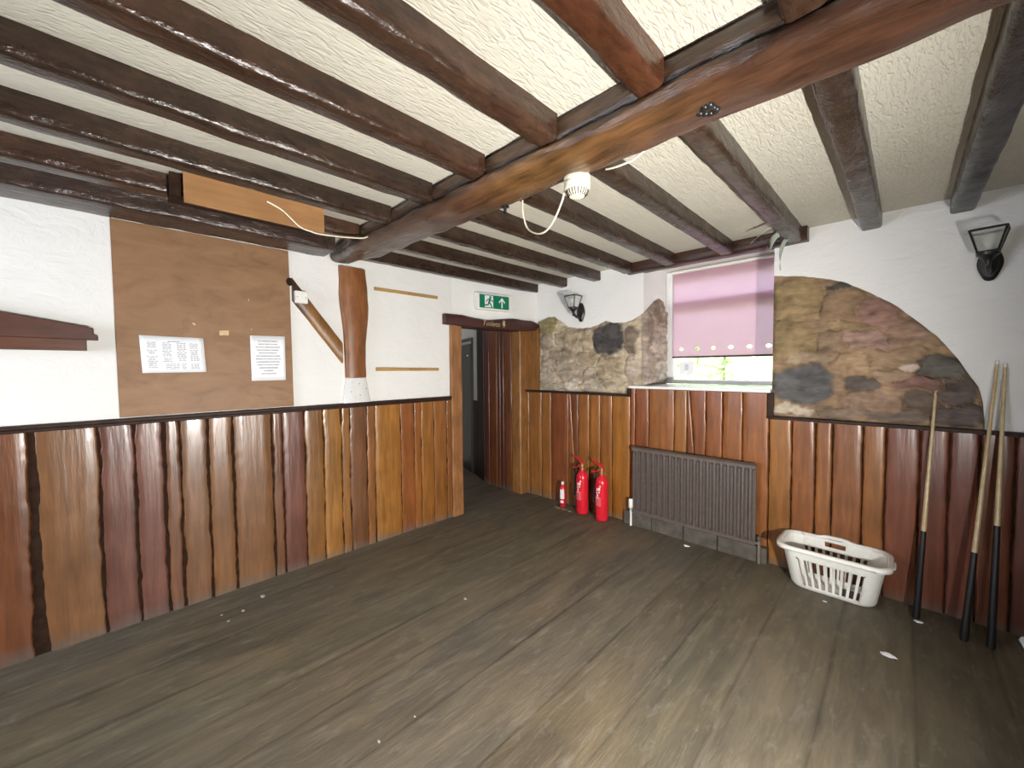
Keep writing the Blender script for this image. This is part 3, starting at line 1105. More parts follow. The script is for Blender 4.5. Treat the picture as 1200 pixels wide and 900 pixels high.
mb = MB()
mb.tint = (0.245, 0.115, 0.036)
poly = [(0.862, 2.090), (0.862, 1.935), (1.236, 1.445), (1.236, 1.602)]
rings = []
nb = 14
for j in range(nb + 1):
    t = j / nb
    hi = Vector((0, 0.880 + (1.214 - 0.880) * t, 2.064 + (1.634 - 2.069) * t))
    lo_ = Vector((0, 0.880 + (1.214 - 0.880) * t, 1.909 + (1.474 - 1.914) * t))
    hi.z += .003 * nz(t * 5, 1, 1)
    lo_.z += .003 * nz(t * 5, 4, 1)
    mb.tint = (0.245, 0.115, 0.036) if t > 0.22 else (0.10, 0.046, 0.026)
    xf = XL + 0.03
    m = (hi + lo_) / 2
    rings.append((t, [Vector((XL - .002, hi.y, hi.z)), Vector((xf - .008, hi.y, hi.z)), Vector((xf, hi.y, hi.z - .012)), Vector((xf + .003, m.y, m.z)), Vector((xf, lo_.y, lo_.z + .012)), Vector((xf - .008, lo_.y, lo_.z)), Vector((XL - .002, lo_.y, lo_.z))]))
idx = []
for t, r in rings:
    k = min(1, max(0, (t - 0.2) / 0.12))
    mb.tint = tuple(a * (1 - k) + b * k for a, b in zip((0.085, 0.040, 0.025), (0.245, 0.115, 0.036)))
    idx.append([mb.add(p) for p in r])
for a, b in zip(idx, idx[1:]):
    for k in range(7):
        mb.face(a[k], a[(k + 1) % 7], b[(k + 1) % 7], b[k])
mb.face(*reversed(idx[0]))
mb.face(*idx[-1])
br = mb.build('diagonal_brace', M['upright'], origin=(XL, 1.05, 1.77), smooth=50)
tag(br, 'diagonal timber brace running down from the hardboard edge to the upright post', 'beam')
# white junction box on the brace
jb = thing('junction_box', 'small square white electrical box on the upper end of the diagonal brace', 'electrical box', (XL + .034, 0.922, 1.93))
mb = MB().box((XL + 0.034, 0.884, 1.888), (XL + 0.066, 0.965, 1.972))
mb.build('box', M['white_plastic'], jb, smooth=0, bevel=0.004)
mb = MB()
for y in (0.898, 0.951):
    mb = MB()
    mb.lathe((XL + 0.067, y, 1.930), [(0.003, -0.003), (0.0035, 0), (0.003, 0.003)], 8)
    mb.build('screw', M['ink'], jb)

# ------------------------------------------------------------------ things on the left wall
mb = MB()
mb.prism([(0.0, 1.168), (0.870, 1.168), (0.866, 2.03), (0.864, 2.247), (-0.002, 2.247)], 0.007, lambda u, v, w: LW(u, v, w + 0.005))
hb = mb.build('hardboard_panel', M['hardboard'], origin=(XL, 0.43, 1.168), smooth=0, bevel=0.002)
tag(hb, 'large plain brown hardboard panel fixed on the left wall with two sheets of paper', 'board')
mb = MB()
c = [(0.866 + 0.0 + 0.022 * math.cos(a / 16 * 2 * PI), 2.036 + 0.028 * math.sin(a / 16 * 2 * PI)) for a in range(16)]
mb.prism(c, 0.016, LW)
mb.build('notch', M['void'], hb, smooth=0)
mb = MB()
for (y, z, w_, h_) in ((0.335, 1.703, 0.022, 0.007), (0.62, 1.88, 0.007, 0.007), (0.63, 1.69, 0.008, 0.005)):
    mb = MB()
    mb.prism([(y - w_ / 2, z + h_), (y, z + h_ * 1.3), (y + w_ / 2, z - h_ * .4), (y, z - h_)], 0.0128, LW)
    mb.build('paint_chip', M['tape'], hb, smooth=0)


def sheet(name, label, corners, rows, landscape):
    base = (XL + 0.0125, (corners[0][0] + corners[1][0]) / 2, corners[2][1])
    t = thing(name, label, 'notice', base)
    mb = MB()

    def at(a, b, w):
        (u0, v0), (u1, v1), (u2, v2), (u3, v3) = corners     # tl tr br bl
        u = (u0 * (1 - a) + u1 * a) * (1 - b) + (u3 * (1 - a) + u2 * a) * b
        v = (v0 * (1 - a) + v1 * a) * (1 - b) + (v3 * (1 - a) + v2 * a) * b
        curl = 0.004 * (abs(a - .5) * 2) ** 4 + 0.002 * math.sin(a * 3)
        return LW(u, v, 0.0125 + curl + w)
    g = [[mb.add(at(i / 12, j / 6, 0)) for i in range(13)] for j in range(7)]
    for j in range(6):
        for i in range(12):
            mb.face(g[j][i], g[j][i + 1], g[j + 1][i + 1], g[j + 1][i])
    nf = len(mb.f)
    for (a0, a1, b, h_) in rows:
        n_ = max(1, int((a1 - a0) / 0.045))
        for k in range(n_):
            s0 = a0 + (a1 - a0) * k / n_
            s1 = s0 + (a1 - a0) / n_ * random.uniform(0.55, 0.97)
            q = [mb.add(at(s, bb, 0.0008)) for s, bb in ((s0, b + h_), (s1, b + h_), (s1, b), (s0, b))]
            mb.face(*q)
    o = mb.build('sheet', M['paper'], t, smooth=60, solid=0.0006)
    o.data.materials.append(M['ink'])
    for k, p in enumerate(o.data.polygons):
        p.material_index = 1 if k >= nf else 0
    return t


random.seed(3)
rows = [(0.42, 0.62, 0.13, 0.018)]
for cx, lists in ((0.17, ((.17, 4), (.38, 3), (.55, 8))), (0.40, ((.17, 5), (.40, 4), (.60, 3))), (0.63, ((.17, 6), (.44, 6))), (0.83, ((.17, 4), (.36, 8)))):
    for b0, nn in lists:
        for k in range(nn):
            w_ = random.uniform(0.10, 0.16) / 2 * (1.15 if k == 0 else 1)
            rows.append((cx - w_, cx + w_, b0 + k * 0.042, 0.016))
for k in range(4):
    rows.append((0.36, 0.58, 0.76 + k * 0.042, 0.014))
    rows.append((0.61, 0.69, 0.76 + k * 0.042, 0.014))
    rows.append((0.76, 0.90, 0.76 + k * 0.042, 0.014))
sheet('printed_notice', 'landscape white sheet printed in four columns, left of two on hardboard', [(0.091, 1.624), (0.376, 1.620), (0.385, 1.414), (0.099, 1.411)], rows, True)
rows = [(0.5 - w_ / 2, 0.5 + w_ / 2, 0.11 + k * 0.066, 0.020) for k, w_ in enumerate((.56, .55, .70, .62, .52, .68, .72, .68, .66, .54, .28, .42))]
sheet('printed_notice', 'portrait white sheet with centred lines of text, right of two on hardboard', [(0.619, 1.650), (0.824, 1.654), (0.822, 1.353), (0.621, 1.352)], rows, False)
mb = MB()
mb.prism([(0.459, 1.672), (0.507, 1.676), (0.506, 1.645), (0.458, 1.642)], 0.0134, LW)
tag(mb.build('paper_scrap', M['tape'], origin=(XL, .48, 1.64), smooth=0), 'little tan rectangle stuck on hardboard between the two white sheets', 'paper scrap')

# dark moulded shelf at the left picture edge
sh = thing('wall_shelf', 'dark brown moulded shelf ending on white wall at left picture edge', 'shelf', (XL, -0.6, 1.53))
mb = MB()
mb.tint = (0.075, 0.024, 0.013)
cap = [(-1.3, 1.60), (-0.066, 1.585), (-0.066, 1.612), (-0.082, 1.620), (-0.080, 1.648), (-0.376, 1.704), (-1.3, 1.88)]
mb.prism(cap, 0.075, LW)
mb.build('shelf_cap', M['mahogany'], sh, smooth=0, bevel=0.004)
mb = MB()
mb.tint = (0.10, 0.034, 0.015)
mb.prism([(-1.3, 1.535), (-0.109, 1.530), (-0.109, 1.588), (-1.3, 1.603)], 0.068, LW)
mb.build('shelf_rail', M['mahogany'], sh, smooth=0, bevel=0.003)

# pale battens
for z, lab in ((2.062, 'upper of two tan wooden battens on white wall beside the post'), (1.408, 'lower of two tan wooden battens on white wall, just above the dado')):
    mb = MB()
    mb.tint = (0.40, 0.245, 0.085)
    k = 0.0 if z > 2 else 0.004
    mb.prism([(1.487, z), (2.096, z - k), (2.096, z + 0.026 - k), (1.487, z + 0.026 + k)], 0.014, LW)
    o = mb.build('wooden_batten', M['pale_timber'], origin=(XL, 1.8, z), smooth=0, bevel=0.002)
    tag(o, lab, 'batten', 'battens on the left wall')
    mb = MB()
    mb.lathe((XL + 0.0145, 1.80, z + .013), [(.004, -.003), (.004, .003)], 8)
    mb.build('screw', M['black_iron'], o)

# exit sign
sx0, sx1, sz0, sz1 = 2.505, 2.925, 2.005, 2.172
ex = thing('exit_sign', 'white boxed green running man exit sign above the doorway lintel', 'sign', (wall_x(2.71), 2.71, sz0))
nW = Vector((1, -0.151, 0)).normalized()
uW = Vector((0.151, 1, 0)).normalized()


def EX(u, v, w):
    return Vector((wall_x(2.71), 2.71, (sz0 + sz1) / 2)) + uW * u + Vector((0, 0, v)) + nW * w


hw, hh = 0.212, 0.083
mb = MB()
mb.prism([(-hw, -hh), (hw, -hh), (hw, hh), (-hw, hh)], 0.052, EX)
mb.build('housing', M['white_plastic'], ex, smooth=0, bevel=0.006)
fw_, fh_ = 0.178, 0.066
mb = MB()
mb.prism([(-fw_, -fh_), (fw_, -fh_), (fw_, fh_), (-fw_, fh_)], 0.0535, EX)
fp = mb.build('sign_face', M['green'], ex, smooth=0)


def EX2(u, v, w):
    return EX(u, v, 0.0535 + w)


mb = MB()
mb.prism([(-0.118, -0.058), (-0.018, -0.058), (-0.018, 0.058), (-0.118, 0.058)], 0.0008, EX2)
mb.build('doorway_symbol', M['white_paint'], fp, smooth=0)


def stroke(mb, pts, wd, th, frame):
    for (a, b) in zip(pts, pts[1:]):
        a, b = Vector(a), Vector(b)
        d = (b - a).normalized()
        s = Vector((-d.y, d.x)) * wd / 2
        e = d * wd * 0.3
        mb.prism([tuple(a - e + s), tuple(a - e - s), tuple(b + e - s), tuple(b + e + s)], th, frame)


mb = MB()
mb.prism([(-0.052 + 0.0125 * math.cos(a / 14 * 2 * PI), 0.042 + 0.0125 * math.sin(a / 14 * 2 * PI)) for a in range(14)], 0.0016, EX2)
stroke(mb, [(-0.058, 0.024), (-0.068, -0.012)], 0.022, 0.0016, EX2)
stroke(mb, [(-0.058, 0.024), (-0.034, 0.008), (-0.012, 0.004)], 0.009, 0.0016, EX2)
stroke(mb, [(-0.060, 0.024), (-0.088, 0.018), (-0.100, -0.004)], 0.009, 0.0016, EX2)
stroke(mb, [(-0.066, -0.012), (-0.046, -0.030), (-0.034, -0.058)], 0.013, 0.0016, EX2)
stroke(mb, [(-0.070, -0.012), (-0.080, -0.034), (-0.118, -0.038)], 0.013, 0.0016, EX2)
mb.build('running_figure', M['green'], fp, smooth=0)
mb = MB()
stroke(mb, [(0.090, -0.050), (0.090, 0.030)], 0.014, 0.0008, EX2)
stroke(mb, [(0.056, 0.002), (0.090, 0.040)], 0.014, 0.0009, EX2)
stroke(mb, [(0.124, 0.002), (0.090, 0.040)], 0.014, 0.0010, EX2)
mb.build('arrow', M['white_paint'], fp, smooth=0)

# plywood offcut and its loose cable
mb = MB()
mb.tint = (0.33, 0.165, 0.062)
mb.box((-2.375, 0.243, 2.200), (-2.36, 0.862, 2.338))
pl = mb.build('plywood_offcut', M['pale_timber'], origin=(-2.37, .55, 2.2), smooth=0, bevel=0.0015)
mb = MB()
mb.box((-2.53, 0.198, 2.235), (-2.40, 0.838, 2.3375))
mb.build('black_shade_box', M['void'], pl, origin=(-2.37, .55, 2.2), smooth=0)  # solid black box, its colour stands in for shade beside the offcut
tag(pl, 'light brown plywood offcut standing on edge between joists above hardboard panel', 'board')
mb = MB()


def bez(pts, n=10):
    out = []
    P = [Vector(p) for p in pts]
    for i in range(len(P) - 1):
        p0, p1, p2, p3 = P[max(i - 1, 0)], P[i], P[i + 1], P[min(i + 2, len(P) - 1)]
        for k in range(n):
            t = k / n
            out.append(0.5 * ((2 * p1) + (-p0 + p2) * t + (2 * p0 - 5 * p1 + 4 * p2 - p3) * t * t + (-p0 + 3 * p1 - 3 * p2 + p3) * t ** 3))
    out.append(P[-1])
    return out


mb.tube(bez([(-2.349, 0.575, 2.294), (-2.342, 0.645, 2.264), (-2.335, 0.72, 2.200), (-2.335, 0.78, 2.186), (-2.335, 0.83, 2.183), (-2.335, 0.95, 2.195), (-2.335, 1.06, 2.213), (-2.335, 1.10, 2.228), (-2.335, 1.135, 2.262), (-2.345, 1.142, 2.33)]), 0.0042, 8)
tag(mb.build('loose_cord', M['cream_plastic'], origin=(-2.36, .8, 2.3), smooth=60), 'thin white cable drooping from the plywood offcut to the main beam', 'cable')

# ------------------------------------------------------------------ alarm sounder under the main beam
SX, SY = -0.95, 1.338
al = thing('alarm_sounder', 'cream round alarm sounder under the main beam near ceiling centre', 'alarm', (SX, SY, 2.19))
mb = MB().lathe((SX, SY, 2.192), [(0.052, 0), (0.053, -0.004), (0.053, -0.020), (0.051, -0.024), (0.053, -0.026), (0.052, -0.048), (0.048, -0.054), (0.03, -0.056)], 32)
mb.build('base', M['cream_plastic'], al, smooth=40)
mb = MB().lathe((SX, SY, 2.138), [(0.046, 0.001), (0.040, -0.016), (0.028, -0.026), (0.012, -0.029), (0.001, -0.029)], 32)
dm = mb.build('dome', M['cream_plastic'], al, smooth=60)
mb = MB()
for k in range(22):
    a = k / 22 * 2 * PI
    p = [Vector((SX + r_ * math.cos(a), SY + r_ * math.sin(a), 2.138 + h_)) for r_, h_ in ((0.0455, -0.002), (0.0405, -0.0165), (0.031, -0.025))]
    mb.tube(p, 0.0019, 5)
mb.build('slot', M['void'], dm, smooth=60)
mb = MB()
mb.tube(bez([(-0.995, 1.315, 2.150), (-1.02, 1.33, 2.115), (-1.085, 1.36, 2.065), (-1.15, 1.385, 2.04), (-1.215, 1.40, 2.045), (-1.285, 1.412, 2.085), (-1.315, 1.415, 2.14), (-1.325, 1.415, 2.19), (-1.325, 1.415, 2.235)]), 0.0042, 8)
tag(mb.build('sounder_cord', M['cream_plastic'], origin=(-1.1, 1.37, 2.1), smooth=60), 'thin white cable hanging in a loop from the alarm sounder', 'cable')
mb = MB()
mb.tube(bez([(-0.845, 1.385, 2.202), (-0.81, 1.382, 2.194), (-0.77, 1.386, 2.194), (-0.73, 1.392, 2.200), (-0.69, 1.400, 2.222)]), 0.004, 8)
tag(mb.build('clipped_cord', M['cream_plastic'], origin=(-.8, 1.4, 2.2), smooth=60), 'short white cable clipped along the main beam edge right of the alarm sounder', 'cable')

# ------------------------------------------------------------------ window
w1 = thing('window_1', '', '', (-1.15, 3.79, WZ0))
for kk in ('label', 'category'):
    del w1[kk]
w1['kind'] = 'structure'
mb = MB()
X0, X1 = WX0 + 0.005, WX1 + 0.015
mb.box((X0, 3.745, 1.262), (X0 + 0.07, 3.815, 2.32))
mb.box((X1 - 0.022, 3.745, 1.262), (X1, 3.815, 2.32))
mb.box((X0 + 0.07, 3.745, 1.262), (X1 - .022, 3.815, 1.300))
mb.box((X0 + 0.07, 3.745, 2.225), (X1 - .022, 3.815, 2.32))
mb.box((X0 + 0.07, 3.742, 1.952), (X1 - .022, 3.818, 2.036))
mb.build('window_frame', M['white_paint'], w1, smooth=0, bevel=0.006)
mb = MB()
for z0_, z1_ in ((1.300, 1.952), (2.036, 2.225)):
    mb.box((X0 + .07, 3.778, z0_), (X1 - .022, 3.784, z1_))
mb.build('pane', M['glass'], w1, smooth=0)
mb = MB()
mb.box((-1.748, YF - 0.045, 1.232), (-0.657, YF + .001, 1.256))
mb.box((WX0 + .001, YF - .001, 1.232), (WX1 - 0.01, 3.80, 1.256))
mb.build('window_sill', M['white_paint'], w1, smooth=0, bevel=0.004)
mb = MB()
mb.tube([(-1.20, 3.742, 1.995), (-1.20, 3.728, 1.995), (-1.16, 3.724, 1.990), (-1.10, 3.722, 1.972), (-1.07, 3.722, 1.95)], 0.006, 8)
mb.build('window_catch', M['black_iron'], w1)
mb = MB()
mb.box((-1.505, 3.7745, 1.355), (-1.375, 3.7760, 1.472))
nt_ = thing('window_sticker', 'pale square notice stuck in lower left corner of the window glass', 'notice', (-1.44, 3.775, 1.355))
nf = len(mb.f)
for k in range(6):
    mb.box((-1.46 + .004 * (k % 3), 3.7735, 1.392 + k * 0.009), (-1.418 - .005 * (k % 2), 3.7744, 1.396 + k * 0.009))
o = mb.build('sheet', M['paper'], nt_, smooth=0)
o.data.materials.append(M['ink'])
for k, p in enumerate(o.data.polygons):
    p.material_index = 1 if k >= nf else 0

# roller blind with eyelets along its hem
cu = bpy.data.curves.new('fabric', 'CURVE')
cu.dimensions = '2D'
cu.fill_mode = 'BOTH'
cu.extrude = 0.0005


def spl(pts):
    s = cu.splines.new('POLY')
    s.points.add(len(pts) - 1)
    for p, (x, y) in zip(s.points, pts):
        p.co = (x, y, 0, 1)
    s.use_cyclic_u = True


bx0, bx1, bz0, bz1 = -1.543, -0.662, 1.515, 2.300
spl([(bx0, bz0), (bx1, bz0), (bx1, bz1), (bx0, bz1)])
for ex_ in (-1.462, -1.322, -1.184, -1.046, -0.906, -0.768):
    spl([(ex_ + 0.0215 * math.cos(a / 20 * 2 * PI), 1.587 + 0.0165 * math.sin(a / 20 * 2 * PI)) for a in range(20)])
tmp = bpy.data.objects.new('fabric', cu)
COL.objects.link(tmp)
bpy.context.view_layer.update()
me = bpy.data.meshes.new_from_object(tmp.evaluated_get(bpy.context.evaluated_depsgraph_get()))
bpy.data.objects.remove(tmp)
rb = thing('roller_blind', 'pink roller blind pulled most of the way down over the window', 'blind', (-1.13, 3.715, 1.5))
me.transform(Matrix.Translation(-Vector(rb['base'])) @ Matrix.Translation((0, 3.715, 0)) @ Matrix.Rotation(PI / 2, 4, 'X'))
me.materials.clear()
me.materials.append(M['blind'])
fo = bpy.data.objects.new('fabric', me)
COL.objects.link(fo)
fo.parent = rb
mb = MB().box((bx0 - .004, 3.708, 1.503), (bx1 + .004, 3.722, 1.518))
o = mb.build('hem_bar', M['rail'], rb, smooth=0, bevel=0.003)
mb = MB()
mb.tube([(bx0 - .01, 3.712, 2.300), (bx1 + .01, 3.712, 2.300)], 0.014, 14)
mb.build('roller', M['white_plastic'], rb)

# hedge in daylight outside
mb = MB()
nu_, nv_ = 90, 70
g = []
for j in range(nv_ + 1):
    row = []
    for i in range(nu_ + 1):
        u, v = -5.0 + 6.5 * i / nu_, -0.3 + 2.9 * j / nv_
        d = 0.30 * nz(u * 1.3, v * 1.3, 5) + 0.16 * nz(u * 5, v * 5, 6) + 0.10 * nz(u * 13, v * 13, 7)
        row.append(mb.add((u, 6.4 + d + 0.25 * max(0, v - 1.6) ** 2, v)))
    g.append(row)
for j in range(nv_):
    for i in range(nu_):
        mb.face(g[j][i], g[j][i + 1], g[j + 1][i + 1], g[j + 1][i])
hd = mb.build('hedge', M['leaf'], origin=(-1.7, 6.4, -0.3), smooth=0, solid=0.2)
tag(hd, 'sunlit green hedge outside the window, seen below the pink blind', 'hedge')
mb = MB()
mb.box((-6, 3.9, -0.4), (2.5, 9.0, -0.3))
mb.build('ground_outside', plain('pale_paving', (0.45, 0.45, 0.42), 0.8), kind='structure', smooth=0)

# ------------------------------------------------------------------ hanging plastic strips
def strip(pts, wid, label, seed):
    mb = MB()
    P = bez(pts, 8)
    n_ = len(P)
    rows = []
    for k, p in enumerate(P):
        t = k / (n_ - 1)
        d = (P[min(k + 1, n_ - 1)] - P[max(k - 1, 0)]).normalized()
        a = 0.4 + 1.8 * t * (1 if seed % 2 else -1)
        s = Vector((math.cos(a), math.sin(a) * 0.5, 0.1))
        s = (s - d * s.dot(d)).normalized()
        ww = wid * (0.5 if t < 0.05 else 1) * (1 - 0.75 * max(0, (t - 0.55) / 0.45))
        rows.append([mb.add(p + s * ww * q) for q in (-1, -0.3, 0.3, 1)])
    for a, b in zip(rows, rows[1:]):
        for i in range(3):
            mb.face(a[i], a[i + 1], b[i + 1], b[i])
    o = mb.build('plastic_strip', M['ribbon'], origin=tuple(P[0]), smooth=80, solid=0.0008)
    return tag(o, label, 'plastic strip', 'torn plastic strips by the window')


strip([(-0.575, 2.86, 2.272), (-0.60, 2.87, 2.268), (-0.66, 2.88, 2.240), (-0.705, 2.88, 2.205)], 0.016, 'torn pale strip sticking out leftwards from the silvery joist by the window', 1)
strip([(-0.575, 3.0, 2.262), (-0.60, 3.0, 2.245), (-0.612, 3.0, 2.215), (-0.625, 3.0, 2.150)], 0.018, 'short pale green strip hanging straight down before the window lintel', 2)
strip([(-0.55, 3.12, 2.262), (-0.575, 3.13, 2.225), (-0.590, 3.13, 2.17), (-0.592, 3.13, 2.10), (-0.588, 3.13, 2.055)], 0.013, 'longest thin pale strip dangling at the right corner of the window', 3)

# ------------------------------------------------------------------ wall lanterns
def lantern(loc, label):
    """coach lantern on a leaf shaped back plate; the plate sits on the far wall at loc"""
    cx, cy, cz = loc
    t = thing('wall_lantern', label, 'lamp', loc, 'coach lanterns on the far wall')
    mb = MB()
    pts = []
    for k in range(28):
        a = k / 28 * 2 * PI
        rx = 0.042 * (1 + 0.10 * math.cos(4 * a))
        pts.append((cx + rx * math.cos(a), cz + 0.100 * math.sin(a) * (1 + 0.06 * math.cos(2 * a))))

    def FP(u, v, w):
        return Vector((u, cy - w, v))
    ins = [(cx + (u - cx) * 0.72, cz + (v - cz) * 0.8) for u, v in pts]
    mb.loft([[FP(u, v, 0.001) for u, v in pts], [FP(u, v, 0.012) for u, v in pts], [FP(u, v, 0.026) for u, v in ins]])
    mb.build('back_plate', M['black_iron'], t, smooth=30)
    ly, lz = cy - 0.135, cz + 0.055
    mb = MB()
    mb.tube(bez([(cx, cy - 0.02, cz - 0.03), (cx, cy - 0.06, cz - 0.055), (cx, cy - 0.105, cz - 0.04), (cx, ly, cz - 0.005)]), 0.010, 10)
    mb.tube(bez([(cx, cy - 0.02, cz + 0.01), (cx, cy - 0.05, cz - 0.01), (cx, cy - 0.08, cz - 0.048)]), 0.007, 8)
    mb.build('arm', M['black_iron'], t)
    mb = MB()
    mb.lathe((cx, ly, lz), [(0.001, -0.105), (0.009, -0.098), (0.006, -0.085), (0.013, -0.070), (0.016, -0.060), (0.028, -0.045), (0.040, -0.035), (0.042, -0.022), (0.030, -0.018)], 16)
    cp = mb.build('gallery', M['black_iron'], t)
    # tapering four sided cage, wide at the top
    rb_, rt_, h0, h1 = 0.048, 0.086, -0.020, 0.090
    mb = MB()
    cb = [Vector((cx + rb_ * math.cos(PI / 4 * k * 2), ly + rb_ * math.sin(PI / 4 * k * 2), lz + h0)) for k in range(4)]
    ct = [Vector((cx + rt_ * math.cos(PI / 4 * k * 2), ly + rt_ * math.sin(PI / 4 * k * 2), lz + h1)) for k in range(4)]
    rot = Matrix.Translation((cx, ly, 0)) @ Matrix.Rotation(PI / 4, 4, 'Z') @ Matrix.Translation((-cx, -ly, 0))
    cb = [rot @ p for p in cb]
    ct = [rot @ p for p in ct]
    for k in range(4):
        j = (k + 1) % 4
        mb.tube([cb[k], ct[k]], 0.0045, 6)
        mb.tube([ct[k], ct[j]], 0.006, 6)
        mb.tube([cb[k], cb[j]], 0.006, 6)
    mb.build('lantern_frame', M['black_iron'], t)
    for k in range(4):
        j = (k + 1) % 4
        m2 = MB()
        i_ = [m2.add(p) for p in (cb[k], cb[j], ct[j], ct[k])]
        m2.face(*i_)
        m2.build('pane', M['lamp_glass'], t, smooth=0)
    mb = MB()
    mb.lathe((cx, ly, lz), [(0.012, -0.018), (0.013, 0.010), (0.024, 0.03), (0.028, 0.05), (0.022, 0.068), (0.001, 0.078)], 16)
    mb.build('bulb', M['white_plastic'], t)
    return t


l1 = lantern((-2.285, YF - 0.004, 1.972), 'black lantern on the far wall above the stone left of the window')
l2 = copy_tree(l1)
l2.location = (0.318, YF - 0.016, 1.955)
l2.rotation_euler = (0, 0, math.radians(-9))
l2['label'] = 'black lantern on the far wall at the right picture edge under the dark joist'
l2['base'] = tuple(l2.location)

# ------------------------------------------------------------------ radiator
RX0, RX1, RZ0, RZ1, RY = -1.676, -0.725, 0.125, 0.722, 3.205
rad = thing('radiator', 'dark brown ribbed panel radiator under the window', 'radiator', ((RX0 + RX1) / 2, RY, RZ0))
mb = MB()
prof = []
nr = 19
pit = (RX1 - RX0 - 0.03) / nr
for k in range(nr):
    x = RX0 + 0.015 + pit * k
    for s, d in ((0.0, 0.004), (0.46, 0.004), (0.54, 0.030), (0.82, 0.030), (0.92, 0.004)):
        prof.append((x + pit * s, d))
prof = [(RX0, 0.006)] + prof + [(RX1 - 0.015, 0.004), (RX1, 0.006)]
zs = [(RZ0, 0.25), (RZ0 + 0.012, 0.9), (RZ0 + 0.035, 0.9), (RZ0 + 0.05, 1.0), (RZ1 - 0.05, 1.0), (RZ1 - 0.035, 0.9), (RZ1 - 0.012, 0.9), (RZ1, 0.25)]
rows = []
for j, (z, s) in enumerate(zs):
    rowsz = []
    for x, d in prof:
        dd = 0.026 if j in (1, 2, 5, 6) else (d if j in (3, 4) else 0.002)
        rowsz.append(mb.add((x, RY - dd, z)))
    rows.append(rowsz)
for a, b in zip(rows, rows[1:]):
    for i in range(len(prof) - 1):
        mb.face(a[i], a[i + 1], b[i + 1], b[i])
mb.box((RX0, RY, RZ0), (RX1, RY + 0.012, RZ1))
mb.build('front_panel', M['radiator'], rad, smooth=40)
mb = MB()
for x in (RX0 + 0.12, RX1 - 0.12):
    mb = MB()
    mb.box((x - .02, RY + 0.012, RZ0 + .06), (x + .02, YF - 0.018, RZ1 - .06))
    mb.build('wall_bracket', M['radiator'], rad, smooth=0)
mb = MB()
mb.tube([(RX0 + .02, RY + .006, RZ0 + .02), (RX0 - 0.025, RY + .006, RZ0 + .02)], 0.009, 8)
mb.tube([(RX0 - 0.025, RY + .006, 0.0), (RX0 - 0.025, RY + .006, 0.16)], 0.010, 10)
mb.build('pipe', M['white_paint'], rad)
mb = MB().lathe((RX0 - 0.025, RY + .006, 0.155), [(0.012, 0), (0.020, 0.008), (0.022, 0.02), (0.022, 0.075), (0.018, 0.088), (0.001, 0.092)], 16)
mb.build('valve', M['white_plastic'], rad)
mb = MB()
mb.tube([(RX1 - .02, RY + .006, RZ0 + .02), (RX1 + 0.022, RY + .006, RZ0 + .02)], 0.009, 8)
mb.tube([(RX1 + 0.022, RY + .006, 0.0), (RX1 + 0.022, RY + .006, 0.17)], 0.011, 10)
mb.build('pipe', M['copper'], rad)
mb = MB().lathe((RX1 + 0.022, RY + .006, 0.165), [(0.012, 0), (0.016, 0.006), (0.016, 0.03), (0.010, 0.036), (0.001, 0.038)], 12)
mb.build('valve', M['radiator'], rad)

# ------------------------------------------------------------------ fire extinguishers
def arc_patch(mb, c, r, a0, a1, z0, z1, n=10):
    rows = []
    for j in range(2):
        z = (z0, z1)[j]
        rows.append([mb.add((c[0] + r * math.cos(a0 + (a1 - a0) * k / n), c[1] + r * math.sin(a0 + (a1 - a0) * k / n), c[2] + z)) for k in range(n + 1)])
    for k in range(n):
        mb.face(rows[0][k], rows[0][k + 1], rows[1][k + 1], rows[1][k])


